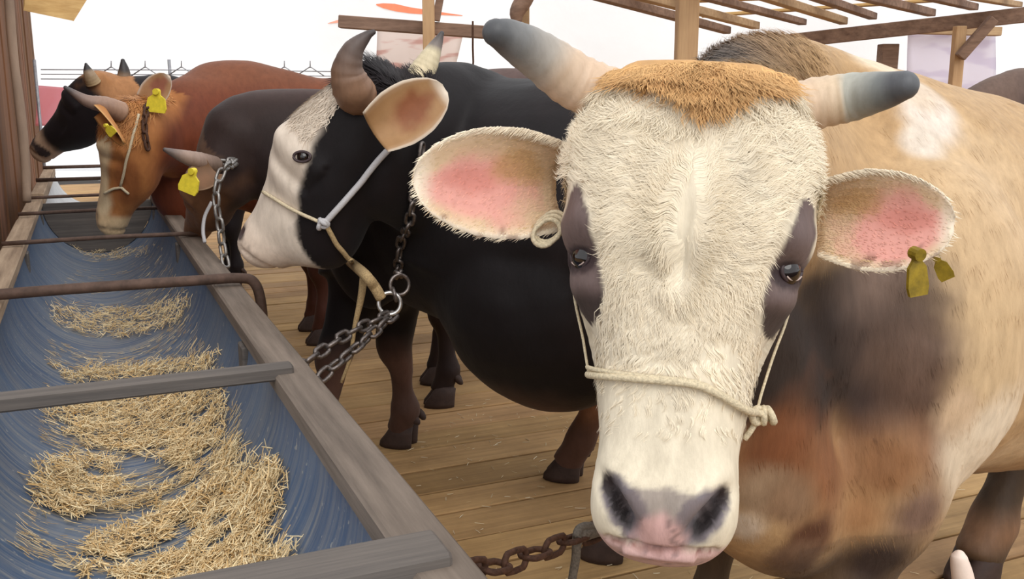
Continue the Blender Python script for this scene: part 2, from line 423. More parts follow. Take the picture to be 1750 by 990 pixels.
def hoof_mesh(c, fwd, k=1.0):
    """two toes and two dewclaws"""
    mb = MB(); fwd = nrm(fwd); sd = np.cross((0, 0, 1), fwd); c = np.asarray(c, float)
    for sg in (-1, 1):
        rows = []
        for z, rx, ry, f in ((.001, .027, .058, .030), (.018, .0275, .057, .028), (.045, .026, .047, .016), (.072, .024, .040, .006), (.08, .012, .02, .004)):
            rr = []
            for th in np.linspace(0, 2 * math.pi, 14, endpoint=False):
                x, y = math.cos(th), math.sin(th)
                rr.append(c + k * (sd * (sg * .027 + rx * x + (-.006 * sg * max(0, y) ** 2)) + fwd * (f + ry * y) + np.array([0, 0, z])))
            rows.append(rr)
        V = [p for r in rows for p in r]; F = []
        for i in range(4):
            for j in range(14): F.append((i * 14 + j, i * 14 + (j + 1) % 14, i * 14 + 14 + (j + 1) % 14, i * 14 + 14 + j))
        F.append(tuple(range(13, -1, -1))); F.append(tuple(range(56, 70))); mb.add(V, F)
        V, F = ellipsoid(c + k * (sd * sg * .026 - fwd * .043 + np.array([0, 0, .105])), (sd * .014 * k, (fwd * .016) * k, nrm(np.array([0, 0, -1.]) - fwd * .5) * .024 * k), 10, 7); mb.add(V, F)
    return mb
def ear_mesh(base, tip, open_dir, W, cup, th=.007, up_bias=0.0, nt=26, nv=16):
    base, tip = np.asarray(base, float), np.asarray(tip, float); e = tip - base; L = np.linalg.norm(e)
    on = nrm(np.asarray(open_dir) - e * np.dot(open_dir, e) / L ** 2); l = np.cross(on, e / L)
    ft = [0, .12, .3, .45, .6, .75, .88, .96, 1]; fv = [.76, .87, .99, 1, .96, .82, .62, .40, .16]
    V = []; info = []; F = []; ring = 2 * nv
    for i in range(nt + 1):
        t = i / nt; h = W * np.interp(t, ft, fv); g = cup * np.interp(t, [0, .25, .6, 1], [1.25, 1.0, .7, .12])
        vs = np.linspace(-1, 1, nv)
        for side in (0, 1):
            for v in (vs if side == 0 else vs[::-1]):
                d = -g * (1 - v * v) - (0 if side == 0 else th * (.35 + 1.2 * (1 - v * v)))
                curl = -.25 * g * max(0, v * up_bias)
                V.append(base + e * t + l * (v * h) + on * (d + curl - .05 * L * t * t)); info.append((t, v, side))
    for i in range(nt):
        for j in range(ring): F.append((i * ring + j, i * ring + (j + 1) % ring, (i + 1) * ring + (j + 1) % ring, (i + 1) * ring + j))
    F.append(tuple(range(ring - 1, -1, -1))); F.append(tuple(nt * ring + j for j in range(ring)))
    return np.array(V), F, np.array(info)
def horn_obj(parent, pts, rad, cols, label=None, n=24):
    """cols: (t, rgb) stops from base to tip"""
    pts = np.asarray(pts, float); R = cr(np.column_stack([pts, rad]), 9); m = len(R)
    tipd = nrm(R[-1, :3] - R[-2, :3]); r0 = R[-1, 3]
    ext = [[*(R[-1, :3] + tipd * r0 * q), r0 * math.sqrt(max(0, 1 - q * q))] for q in (.35, .65, .86, .97)]
    V, F = tube(np.vstack([R, ext]), 1, n, 1) if False else tube(np.vstack([R, ext])[:, :3], np.vstack([R, ext])[:, 3], n, 1)
    V = np.array(V); M_ = len(R) + 4; t = np.repeat(np.linspace(0, 1, M_), n)
    ax = np.vstack([R, ext])[:, :3].repeat(n, 0)
    rip = 1 + .035 * np.sin(t * 70 + noise(V, 60) * 1.5) * (1 - t) * (t < .6) + .03 * noise(V, 45, 3)
    V = ax + (V - ax) * rip[:, None]
    ts = [c[0] for c in cols]; cl = np.array([lin(c[1]) for c in cols])
    tt = np.clip(t + .05 * noise(V, 30, 5), 0, 1)
    C = np.column_stack([np.interp(tt, ts, cl[:, i]) for i in range(3)])
    o = link('horn', mesh_from('horn', V, F, M['horn'], C), parent)
    if label: o['label'] = label
    return o

def finish_body(root, me, C, mat, ears=(), ear_cols=None, name='body'):
    """body mesh joined with its ears as one object"""
    V = [verts(me)]; F = [tuple(p.vertices) for p in me.polygons]; mi = [0] * len(F); Cs = [C]; n = len(V[0])
    for (ev, ef, inf), ec in zip(ears, ear_cols or []):
        V.append(ev); F += [tuple(i + n for i in f) for f in ef]; mi += [1] * len(ef); Cs.append(ec); n += len(ev)
    out = mesh_from(name, np.vstack(V), F, mat, np.vstack(Cs)); out.materials.append(M['ear'])
    out.polygons.foreach_set('material_index', mi)
    return link(name, out, root)

def eye_obj(root, c, out, r, lid_col=(40, 28, 28)):
    out = nrm(out)
    a = nrm(np.cross(out, (0, 0, 1))); bz = np.cross(out, a)
    V, F = ellipsoid(c, (a * r, bz * r, out * r), 20, 14)
    return link('eye', mesh_from('eye', V, F, M['eye']), root)

def strands(name, root, me, sel, count, length, flow, colf, width=.0012, lift=.25, K=3, wave=None, seed=1, mat=None, face=None, jit=.18, clump=None, cv=.28):
    """short hair growing on a coat: sel(V)->weight, flow(p,n)->direction, colf(p)->rgb"""
    r = np.random.default_rng(seed); V = verts(me); VN = vnormals(me)
    me.calc_loop_triangles(); nt_ = len(me.loop_triangles); tri = np.empty(nt_ * 3, int); me.loop_triangles.foreach_get('vertices', tri); tri = tri.reshape(-1, 3)
    ar = np.linalg.norm(np.cross(V[tri[:, 1]] - V[tri[:, 0]], V[tri[:, 2]] - V[tri[:, 0]]), axis=1) / 2
    wv = sel(V)[tri].mean(1); ar = ar * np.clip(wv, 0, None)
    if ar.sum() <= 0: print('no skin for', name); return None
    ar /= ar.sum()
    ti = r.choice(nt_, count, p=ar); bc = r.dirichlet((1, 1, 1), count)
    p = (V[tri[ti]] * bc[:, :, None]).sum(1); n = (VN[tri[ti]] * bc[:, :, None]).sum(1); n /= np.linalg.norm(n, axis=1)[:, None] + 1e-9
    d = flow(p, n); d = d - n * (d * n).sum(1)[:, None]; d += jit * r.normal(size=d.shape); d -= n * (d * n).sum(1)[:, None]; d /= np.linalg.norm(d, axis=1)[:, None] + 1e-9
    L = (length(p) if callable(length) else np.full(count, length)) * (.65 + .7 * r.random(count))
    sd = np.cross(n, d)
    if face is not None: sd = np.cross(np.broadcast_to(face, d.shape), d); sd /= np.linalg.norm(sd, axis=1)[:, None] + 1e-9
    pts = []; pc = p; pull = 0; ph = r.random(count) * .45
    if clump:                                                    # locks: tips lean together, waves shared within a lock
        from mathutils.kdtree import KDTree
        ci = r.choice(count, clump[0], replace=False); kc = KDTree(len(ci)); [kc.insert(p[i], j) for j, i in enumerate(ci)]; kc.balance()
        own = ci[np.array([kc.find(q)[1] for q in p])]; pc = p[own]; pull = pc - p; pull -= n * (pull * n).sum(1)[:, None]; ph = ph * .3
    for k in range(K + 1):
        q = k / K; pk = p + d * (L * q)[:, None] + n * (L * lift * q * (1 - .55 * q) - .0008)[:, None]
        if wave is not None:
            amp, wl = wave; base = noise(pc, 22, 3) * 3.0 + noise(pc, 9, 8) * 2.5
            off = amp * np.sin(base + ph + (L * q) / wl * 6.283) - amp * np.sin(base + ph); pk = pk + sd * off[:, None]
        if clump: pk = pk + pull * (clump[1] * q ** 1.3) + n * (clump[2] * q * (1 - np.clip(np.linalg.norm(pull, axis=1) / .006, 0, 1)))[:, None]
        pts.append(pk)
    nsh = n if face is None else (n + face) / np.linalg.norm(n + face, axis=1)[:, None]
    C = np.clip(colf(p) * (1 - cv / 2 + cv * r.random(count))[:, None], 0, 1)
    ws = [width * x for x in np.linspace(1.1, .45, K)]
    vl = []
    for k in range(K): vl += [pts[k] - sd * ws[k], pts[k] + sd * ws[k]]
    vl.append(pts[K]); W = len(vl); VV = np.stack(vl, 1).reshape(-1, 3); bi = (np.arange(count) * W)[:, None]
    tr = []
    for k in range(K - 1):
        a = 2 * k; tr += [[a, a + 3, a + 1], [a, a + 2, a + 3]]
    tr.append([2 * K - 2, 2 * K, 2 * K - 1]); T = np.array(tr)
    idx = (bi[:, None, :] + T[None]).reshape(-1, 3)
    m = bpy.data.meshes.new(name); m.vertices.add(len(VV)); m.vertices.foreach_set('co', VV.ravel())
    m.loops.add(idx.size); m.loops.foreach_set('vertex_index', idx.ravel().astype(np.int32))
    m.polygons.add(len(idx)); m.polygons.foreach_set('loop_start', np.arange(len(idx), dtype=np.int32) * 3)
    m.polygons.foreach_set('use_smooth', np.ones(len(idx), bool)); m.update(calc_edges=True)
    m.materials.append(mat or M['strand'])
    set_cols(m, np.repeat(C, W, 0))
    try: m.normals_split_custom_set_from_vertices([tuple(q) for q in np.repeat(nsh, W, 0)])
    except Exception as ex: print('normals', ex)
    o = link(name, m, root); o['kind'] = 'stuff'; return o

def blobs(V, C, lst, wob=.25, seed=0):
    """mix coat patches in: (centre, radius, rgb, hardness)"""
    nz = fbm(V, 7, seed, 3); nz2 = fbm(V, 30, seed + 5, 2)
    for c, r, col, hard in lst:
        d = np.linalg.norm(V - np.asarray(c), axis=1) / r * (1 + wob * nz + .1 * nz2)
        a = 1 - smooth(hard, 1.0, d); C = C * (1 - a[:, None]) + a[:, None] * lin(col)
    return C
def ear_tag_obj(parent, c, out, up, size, mat, label=None, wk=1.0):
    """a button stud and a tapered dangling plate"""
    out, up = nrm(out), nrm(up); sd = np.cross(up, out); mb = MB(); c = np.asarray(c, float)
    V = []; F = []
    prof = [(0.0, .16), (-.18, .2), (-.34, .42), (-.8, .5), (-1.0, .42)]
    for z in (-.045, .045):
        for (y, hw) in prof:
            V += [c + size * (sd * -hw * wk + up * y + out * z), c + size * (sd * hw * wk + up * y + out * z)]
    m = len(prof) * 2
    for i in range(len(prof) - 1):
        a = 2 * i; F += [(a, a + 1, a + 3, a + 2), (m + a, m + a + 2, m + a + 3, m + a + 1), (a, a + 2, m + a + 2, m + a), (a + 1, m + a + 1, m + a + 3, a + 3)]
    F += [(0, m, m + 1, 1), (m - 2, m - 1, 2 * m - 1, 2 * m - 2)]; mb.add(V, F)
    V, F = tube([c + up * -.02 * size - out * .12 * size, c + up * -.02 * size + out * .16 * size], size * .15, 12, 2); mb.add(V, F)
    o = mb.build('ear_tag', mat, parent)
    if label: o['label'] = label
    return o

# ------------------------------------------------------------------ the big fawn bull looking at the camera
def big_bull():
    root = thing('bull', (.62, 1.62, 0), 'big white-faced fawn bull with an orange topknot staring straight at the viewer', 'cow')
    r0 = nrm(ray(1172, 540)); Nn = -r0; D0 = nrm(np.array([0, 0, -1.]) - np.dot([0, 0, -1.], Nn) * Nn)
    U0 = np.cross(Nn, D0); D = nrm(D0 - U0 * math.tan(math.radians(2.4)))
    tb = HEAD_TAB.copy(); tb[:, 1] *= np.interp(tb[:, 0], [0, .04, .10, .24, .34, .45, .56], [1.08, 1.10, 1.10, 1.13, 1.02, 1.09, 1.14]); tb[:, 0] *= 1.02
    tb[:, 4] = np.interp(tb[:, 0], [0, .10, .17, .30, .40, .56], [2.3, 2.5, 2.15, 1.95, 2.2, 2.1])
    h = Head(P(1194, 106, Y=1.085), D, Nn, 1.0, tb)
    parts = [h.mesh(48)]
    # trunk, neck, brisket, muscles
    parts.append(loft([(*h.w(0, .12, -.12), .10, .12), (.315, 1.40, .97, .17, .25), (.41, 1.54, .87, .235, .36), (.58, 1.68, .82, .28, .39), (.82, 1.83, .788, .30, .372),
                       (1.12, 1.99, .742, .305, .363), (1.42, 2.15, .79, .27, .31), (1.62, 2.26, .84, .17, .22)], res=6, n=36, cap=.7))
    parts.append(loft([(.30, 1.44, 1.10, .06, .07), (.36, 1.53, 1.155, .085, .085), (.47, 1.63, 1.165, .09, .08), (.60, 1.72, 1.125, .085, .07), (.78, 1.82, 1.06, .06, .06)], res=5, n=18))      # crest and hump
    parts.append(loft([(.235, 1.26, .93, .10, .12), (.30, 1.31, .76, .10, .13), (.36, 1.36, .60, .105, .125), (.43, 1.44, .515, .12, .115), (.52, 1.58, .48, .13, .09)], up=(1, 0, 0), res=5, n=22))   # throat and brisket
    V, F = ellipsoid((.63, 1.50, .78), (np.array([.20, .08, 0]), np.array([-.07, .15, 0]), np.array([0, 0, .29])), 20, 14); parts.append((V, F))   # near shoulder
    V, F = ellipsoid((.52, 1.78, .76), (np.array([.17, .08, 0]), np.array([-.06, .12, 0]), np.array([0, 0, .27])), 20, 14); parts.append((V, F))
    V, F = ellipsoid((1.40, 1.93, .78), (np.array([.2, .1, 0]), np.array([-.06, .12, 0]), np.array([0, 0, .24])), 18, 12); parts.append((V, F))
    fw = nrm((-.85, -.5, 0)); hooves = [(.505, 1.375, 0), (.37, 1.78, 0), (1.42, 1.95, 0), (1.14, 2.16, 0)]
    parts.append(leg((.60, 1.52, .78), hooves[0], fw, False, 1.0, 1.3)); parts.append(leg((.48, 1.75, .76), hooves[1], fw, False, 1.0, 1.05))
    V, F = ellipsoid((.575, 1.45, .60), (np.array([.13, .06, 0]), np.array([-.05, .11, 0]), np.array([0, 0, .22])), 18, 12); parts.append((V, F))
    parts.append(leg((1.40, 1.96, .72), hooves[2], fw, True)); parts.append(leg((1.24, 2.22, .72), hooves[3], fw, True, 1.0, 1.3))
    me = union(parts, .0052, 9)
    V = verts(me); u, s, w = h.loc(V); VN = vnormals(me)
    headm = (s > -.05) & (s < .6) & (abs(u) < .2) & (w > -.10)
    front = headm & (w > -.075)
    d = np.zeros(len(V))
    G = lambda u0, s0, ru, rs, rot=0.0: np.exp(-(((u - u0) * math.cos(rot) + (s - s0) * math.sin(rot)) / ru) ** 2 - ((-(u - u0) * math.sin(rot) + (s - s0) * math.cos(rot)) / rs) ** 2) * front
    for sg in (-1, 1):
        d += .010 * G(sg * .112, .185, .03, .022)                 # brow
        d -= .012 * G(sg * .118, .224, .020, .016)                # eye hollow
        d += .005 * G(sg * .105, .255, .022, .014)                # lower lid
        d -= .008 * G(sg * .098, .315, .022, .04)                 # cheek hollow
        d += .007 * G(sg * .060, .462, .022, .03)                 # nostril wings
        d -= .030 * G(sg * .047, .497, .0095, .028, sg * .56) * (w > -.04)
        d -= .008 * G(sg * .060, .474, .009, .012) * (w > -.04)
        d += .006 * G(sg * .030, .478, .016, .028, sg * .3)
    d -= .007 * G(0, .205, .006, .045)                            # parting below the whorl
    d -= .004 * G(0, .49, .006, .02)
    d -= .010 * np.exp(-((s - .539 + 0.8 * u * u) / .0035) ** 2) * (abs(u) < .062) * front       # mouth
    d += .006 * np.exp(-((s - .545) / .008) ** 2) * (abs(u) < .04) * front
    crl = noise(V, 38, 4) * .0022 * ((s > .02) & (s < .33) & front)
    V = V + VN * (d + crl)[:, None]
    back = (V[:, 1] > 1.2)
    V = relax(me, V, (1 - smooth(-.16, -.10, w)) + (V[:, 1] > 1.33), 45)
    V = V + VN * (fbm(V, 9, 2, 3) * .004 * back)[:, None]
    set_verts(me, V); bv = bvh_of(me)
    # ---- colours
    V = verts(me); u, s, w = h.loc(V)
    C = np.tile(lin((184, 150, 108)), (len(V), 1))
    def at(px, py):
        p, _ = hit(bv, px, py); return p if p is not None else np.array([9, 9, 9.])
    bl = [(at(1700, 600), .30, (200, 172, 134), .2), (at(1745, 420), .30, (200, 170, 130), .2), (at(1700, 330), .22, (200, 170, 132), .2), (at(1520, 90), .16, (188, 154, 114), .3)]
    bl += [(at(1590, 190), .085, (222, 208, 194), .4), (at(1560, 150), .07, (212, 192, 170), .4), (at(1575, 240), .05, (216, 202, 186), .4), (at(1500, 110), .07, (220, 200, 172), .4)]
    bl += [(at(1270, 80), .10, (120, 104, 92), .2), (at(1240, 95), .06, (105, 95, 88), .3), (at(1340, 75), .10, (160, 130, 98), .2), (at(1420, 130), .12, (176, 142, 100), .2)]
    bl += [(at(1480, 540), .17, (54, 43, 40), .15), (at(1440, 620), .17, (38, 30, 28), .2), (at(1350, 600), .14, (48, 34, 27), .2), (at(1500, 470), .09, (112, 92, 80), .2), (at(1490, 660), .12, (52, 41, 39), .2), (at(1560, 620), .12, (100, 78, 65), .2)]
    bl += [(at(1330, 640), .10, (46, 34, 28), .25), (at(1300, 690), .09, (42, 31, 26), .3), (at(1600, 740), .12, (136, 106, 84), .2)]
    bl += [(at(1400, 690), .10, (44, 33, 28), .25), (at(1490, 715), .08, (66, 51, 46), .2), (at(1560, 690), .08, (96, 74, 62), .2)]
    bl += [(at(1340, 780), .12, (120, 72, 42), .25), (at(1420, 800), .12, (132, 86, 54), .2), (at(1520, 800), .12, (140, 98, 64), .2)]
    bl += [(at(1300, 850), .07, (150, 124, 98), .3), (at(1350, 860), .06, (138, 108, 82), .3), (at(1270, 900), .05, (196, 178, 158), .3), (at(1390, 920), .05, (92, 58, 40), .35), (at(1350, 960), .05, (128, 98, 76), .3)]
    bl += [(at(1570, 880), .09, (120, 94, 80), .2), (at(1500, 960), .09, (54, 42, 41), .25), (at(1560, 970), .07, (92, 76, 70), .2), (at(1470, 880), .07, (160, 118, 80), .2)]
    bl += [(at(1690, 750), .13, (226, 208, 182), .3), (at(1640, 700), .06, (206, 178, 146), .2), (at(1740, 770), .1, (206, 178, 140), .3)]
    C = blobs(V, C, bl, .30, 11)
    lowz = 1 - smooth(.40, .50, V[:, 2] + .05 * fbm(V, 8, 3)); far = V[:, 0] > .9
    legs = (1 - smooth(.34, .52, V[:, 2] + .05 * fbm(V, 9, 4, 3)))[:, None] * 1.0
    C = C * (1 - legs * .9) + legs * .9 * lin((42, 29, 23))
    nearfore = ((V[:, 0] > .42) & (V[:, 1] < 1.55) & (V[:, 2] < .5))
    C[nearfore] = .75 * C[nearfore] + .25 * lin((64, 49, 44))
    pale = (1 - smooth(.0, .075, abs(V[:, 2] - .13)))[:, None] * far[:, None]
    C = C * (1 - pale * .7) + pale * .7 * lin((150, 112, 84))
    # underside line
    # ---- head colours
    nz = fbm(V, 18, 21, 3); nz2 = fbm(V, 70, 22, 2)
    hm = smooth(-.16, -.10, w + .02 * nz) * (s > -.06) * (s < .6) * (abs(u) < .2) * (V[:, 1] < 1.36)
    cream = lin((226, 214, 190)) * (1 + .05 * nz[:, None])
    C = C * (1 - hm[:, None]) + hm[:, None] * cream
    side = hm * (1 - smooth(-.11, -.07, w + .02 * nz)) * .7
    C = C * (1 - side[:, None]) + side[:, None] * lin((196, 170, 130))
    topk = hm * (1 - smooth(.012, .032, s - .030 * np.exp(-((u - .012) / .040) ** 2) + .22 * np.maximum(0, abs(u) - .06) + .008 * nz2 + .006 * nz)) 
    C = C * (1 - topk[:, None]) + topk[:, None] * lin((200, 152, 92))
    dx = nz * .006
    for sg in (-1, 1):
        cu = np.interp(s, [.13, .17, .225, .27, .30], [.128, .126, .117, .106, .102]); hw_ = np.interp(s, [.138, .15, .19, .225, .262, .285, .30], [0, .011, .020, .027, .026, .016, 0])
        a = hm * (1 - smooth(.75, 1.05, abs(u - sg * cu + dx) / np.maximum(hw_, 1e-4))) * (hw_ > 0) * (w > -.14)
        shade = lin((110, 93, 90)) * (1 + .12 * nz[:, None]); dk = smooth(.255, .275, s) ; shade = shade * (1 - dk[:, None]) + dk[:, None] * lin((62, 50, 48))
        rim = smooth(.55, .95, abs(u - sg * cu + dx) / np.maximum(hw_, 1e-4)); shade = shade * (1 - .35 * rim[:, None])
        C = C * (1 - a[:, None]) + a[:, None] * shade
        lid = hm * (1 - smooth(.7, 1.0, np.hypot((u - sg * .117) / .026, (s - .226) / .019)))
        C = C * (1 - lid[:, None]) + lid[:, None] * lin((54, 40, 42))
        ck = hm * .28 * np.exp(-((u - sg * .088) / .02) ** 2 - ((s - .36) / .055) ** 2)
        C = C * (1 - ck[:, None]) + ck[:, None] * lin((120, 100, 84))
        # nose leather
        nl = hm * (1 - smooth(.80, 1.05, np.hypot((u - sg * .041 + (s - .495) * sg * .40) / .029, (s - .497) / .038) + .12 * nz2)) * (w > -.05)
        C = C * (1 - nl[:, None]) + nl[:, None] * lin((122, 114, 118)) * (1 + .15 * nz2[:, None])
        nd = hm * (1 - smooth(.55, 1.1, np.hypot(((u - sg * .047) * math.cos(sg * .56) + (s - .497) * math.sin(sg * .56)) / .0125, (-(u - sg * .047) * math.sin(sg * .56) + (s - .497) * math.cos(sg * .56)) / .034))) * (w > -.05)
        C = C * (1 - nd[:, None]) + nd[:, None] * lin((34, 27, 28))
        nd = hm * (1 - smooth(.5, 1.1, np.hypot((u - sg * .0625) / .0085, (s - .472) / .016))) * (w > -.05)
        C = C * (1 - nd[:, None]) + nd[:, None] * lin((48, 38, 38))
    bridge = hm * (1 - smooth(.7, 1.0, np.hypot(u / .056, (s - .488) / .024) + .12 * nz2)) * .75
    C = C * (1 - bridge[:, None]) + bridge[:, None] * lin((128, 116, 116))
    pk = hm * (1 - smooth(.6, 1.05, np.hypot(u / .034, (s - .526) / .036) + .12 * nz2))
    C = C * (1 - pk[:, None]) + pk[:, None] * lin((204, 164, 158))
    lip = hm * smooth(.531, .543, s + 0.8 * u * u) * .9
    C = C * (1 - lip[:, None]) + lip[:, None] * lin((206, 166, 162))
    mo = hm * np.exp(-((s - .539 + 0.8 * u * u) / .0032) ** 2) * (abs(u) < .056)
    C = C * (1 - mo[:, None]) + mo[:, None] * lin((150, 108, 98))
    spot = hm * (noise(V, 130, 9) > .62) * (s > .49) * (abs(u) < .05) * .5
    C = C * (1 - spot[:, None]) + spot[:, None] * lin((90, 76, 76))
    # ---- ears
    def ear_cols(inf, ev, seed, tagside):
        t, v, sd = inf[:, 0], inf[:, 1], inf[:, 2]; n1 = fbm(ev, 26, seed); n2 = noise(ev, 90, seed + 2)
        tan = lin((214, 184, 150)); pink = lin((224, 160, 148)); cream_ = lin((238, 222, 200))
        up = v * tagside
        a = smooth(.12, .5, 1 - np.hypot((t - .56) / .56, (up - .12) / 1.0) + .22 * n1)
        C_ = tan * (1 - a[:, None]) + a[:, None] * pink
        hot = .55 * smooth(.2, .7, 1 - np.hypot((t - .62) / .34, (up + .05) / .45) + .2 * n1); C_ = C_ * (1 - hot[:, None]) + hot[:, None] * lin((206, 122, 110))
        gold = .75 * smooth(.1, .6, 1 - np.hypot((t - .28) / .30, (up + .35) / .55) + .2 * n1); C_ = C_ * (1 - gold[:, None]) + gold[:, None] * lin((190, 146, 96))
        rm = smooth(.82, .97, np.maximum(abs(v), (t - .06) * 1.05)); C_ = C_ * (1 - rm[:, None]) + rm[:, None] * cream_
        sp = (noise(ev, 75, seed + 7) > .48) * smooth(.35, .7, up + n1 * .3) * (t > .2) * .6; C_ = C_ * (1 - sp[:, None]) + sp[:, None] * lin((120, 80, 64))
        bk = (sd == 1) & (abs(v) < .97); C_[bk] = lin((205, 172, 132)); return C_
    e1 = ear_mesh(P(972, 318, Y=1.16), P(712, 306, Y=1.10), nrm((-.12, -.95, .12)), .066, .034)
    e2 = ear_mesh(P(1402, 372, Y=1.17), P(1634, 384, Y=1.13), nrm((.12, -.95, .12)), .062, .034)
    ecs = [ear_cols(e1[2], e1[0], 31, 1 if e1[0][26 * 0 + 3][2] > 5 else -1), ear_cols(e2[2], e2[0], 47, 1)]
    # which across-ear sign points down
    for k, e in enumerate((e1, e2)):
        f = e[2]; mid = abs(f[:, 0] - .5) < .03; up = e[0][mid & (f[:, 1] > .9)].mean(0)[2] - e[0][mid & (f[:, 1] < -.9)].mean(0)[2]
        ecs[k] = ear_cols(f, e[0], (31, 47)[k], -1 if up > 0 else 1)
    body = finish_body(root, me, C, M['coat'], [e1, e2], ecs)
    for k, e in enumerate((e1, e2)):
        em_ = mesh_from('ear_skin', e[0], e[1]); inf = e[2]; tipd = nrm(e[0][-1] - e[0][0]); on = nrm((-.1, -.95, .1)); ecol = ecs[k]
        kd_ = __import__('mathutils').kdtree.KDTree(len(e[0])); [kd_.insert(v, i) for i, v in enumerate(e[0])]; kd_.balance()
        wts = ((inf[:, 2] == 0) * (.25 + 1.6 * (1 - smooth(.05, .45, inf[:, 0] + .15 * inf[:, 1] * (1 if e[0][inf[:, 1] > .9].mean(0)[2] < e[0][inf[:, 1] < -.9].mean(0)[2] else -1))) + .8 * smooth(.8, .95, abs(inf[:, 1])))).astype(float)
        strands('ear_hair', root, em_, lambda V_: wts, 3200, .0095, lambda p, n: np.tile(tipd + np.array([0, 0, -.55]), (len(p), 1)) + .3 * np.column_stack([noise(p, 25, 1), noise(p, 25, 2), noise(p, 25, 3)]), lambda p: ecol[[kd_.find(q)[1] for q in p]] * np.array([1.0, 1.02, .98]), .0006, .3, 3, None, 21 + k)
        bpy.data.meshes.remove(em_)
    # ---- horns
    base = (214, 184, 156); hc = [(0, base), (.34, (206, 180, 154)), (.46, (168, 160, 150)), (.62, (120, 120, 119)), (.86, (86, 87, 89)), (1, (74, 75, 78))]
    horn_obj(root, [P(1040, 165, Y=1.15), P(985, 140, Y=1.15), P(925, 98, Y=1.13), P(872, 66, Y=1.10), P(848, 56, Y=1.085)], [.034, .0325, .028, .021, .0155], hc)
    hc2 = [(0, base), (.36, (206, 184, 156)), (.44, (178, 176, 164)), (.7, (116, 119, 117)), (.88, (78, 79, 83)), (1, (90, 92, 96))]
    horn_obj(root, [P(1345, 190, Y=1.16), P(1400, 176, Y=1.16), P(1455, 166, Y=1.15), P(1510, 155, Y=1.12), P(1545, 146, Y=1.10)], [.032, .0305, .0285, .022, .0165], hc2)
    # ---- eyes
    for px, py, sg in ((991, 438, -1), (1354, 463, 1)):
        p, n_ = hit(bv, px, py)
        if p is None: p = h.w(sg * .117, .224, .0); n_ = h.U * sg
        out = nrm(h.U * sg * .75 + h.N * .66); e = eye_obj(root, p - out * .0135, out, .0205)
        mb = MB()                                                # pale corner of the eye and the heavy lid
        a = nrm(np.cross(out, h.D)); 
        rimp = [p - out * .001 + (a * math.cos(t) * .0180 + h.D * math.sin(t) * .0120) for t in np.linspace(0, 2 * math.pi, 22)]
        mb.tube(rimp, .0026, 8, None, 2); o = mb.build('eyelid', plain_lid, root, True)
        mb = MB(); mb.tube([p + out * .0025 + (a * math.cos(t) * .0160 + h.D * math.sin(t) * .0108) for t in np.linspace(.7 if sg < 0 else .5, 2.4, 8)], .0010, 6, None, 2); mb.build('eye_white', M['eyewhite'], root, True)
    # ---- hooves
    for c in hooves: hoof_mesh(c, fw, 1.05).build('hoof', M['hoof'], root, True)
    # ---- tag in the ear
    ear_tag_obj(root, P(1566, 432, Y=1.075), nrm((.25, -.9, -.1)), nrm((-.12, 0, 1)), .050, M['tag'], None, .55)
    ear_tag_obj(root, P(1600, 440, Y=1.15), nrm((-.3, -.9, -.1)), nrm((-.5, 0, .8)), .032, M['tag'], None, .6)
    # ---- hair
    cu0, cs0 = 0.0, .205
    def flow(p, n):
        uu, ss, ww = h.loc(p); du, ds = uu - cu0, ss - cs0
        up = 1 - smooth(-.02, .03, ds)
        tt = smooth(-.05, .08, ds); fu = (1 - tt) * (du * 2.6 + .03 * np.sign(du)) + tt * du * 1.2; fs = (1 - tt) * (ds + .03) + tt * (.09 + ds)
        fu = fu + .35 * noise(p, 45, 77) * np.exp(-(du / .02) ** 2) * .1; l = np.hypot(fu, fs) + 1e-6; fu /= l; fs /= l
        tk = 1 - smooth(.045, .075, ss)                          # topknot falls forward
        fu = fu * (1 - tk) + tk * np.clip(uu * 5, -1, 1); fs = fs * (1 - tk) + tk * 1.0
        return fu[:, None] * h.U + fs[:, None] * h.D
    nzf = lambda p: fbm(p, 18, 21, 3)
    def face_sel(V_):
        uu, ss, ww = h.loc(V_); wt = (ss > .0) & (ss < .41) & (ww > -.07) & (abs(uu) < .15) & (V_[:, 1] < 1.3)
        wt = wt.astype(float) * (1 - .85 * smooth(.22, .41, ss)) * (1 + 2.2 * np.exp(-(uu / .012) ** 2))
        for sg in (-1, 1): wt *= smooth(.8, 1.1, np.hypot((uu - sg * .117) / .052, (ss - .222) / .098))
        return wt
    def face_col(p):
        uu, ss, ww = h.loc(p); n2 = fbm(p, 70, 22, 2); n1 = nzf(p)
        c = lin((238, 225, 200)) * (1 + .09 * n1[:, None]); k = 1 - smooth(.004, .016, ss - .026 * np.exp(-((uu - .012) / .040) ** 2) + .22 * np.maximum(0, abs(uu) - .06) + .010 * n2 + .008 * n1)
        return c * (1 - k[:, None]) + k[:, None] * lin((206, 158, 98))
    flen = lambda p: np.interp(h.loc(p)[1], [.0, .06, .1, .25, .33, .46], [.036, .036, .032, .028, .017, .006])
    strands('face_hair', root, me, face_sel, 46000, flen, flow, face_col, .0007, .07, 5, (.0036, .027), 5, None, None, .07, (2600, .75, .0035), .2)
    def top_sel(V_):
        uu, ss, ww = h.loc(V_); return ((ss < .006 + .026 * np.exp(-((uu - .012) / .04) ** 2)) & (ss > -.05) & (ww > -.09) & (abs(uu) < .083) & (ss > -.008) & (V_[:, 1] < 1.3)).astype(float)
    tflow = lambda p, n: np.clip(h.loc(p)[0] * 5, -1, 1)[:, None] * h.U * .22 + h.D * .9 + h.N * .15
    strands('topknot', root, me, top_sel, 6500, .050, tflow, lambda p: np.tile(lin((206, 162, 108)), (len(p), 1)) * (1 + .15 * noise(p, 60, 3))[:, None], .0009, .10, 5, (.003, .03), 6, None, h.N * 1.3 + np.array([0, 0, .3]), .08, (260, .6, .004), .3)
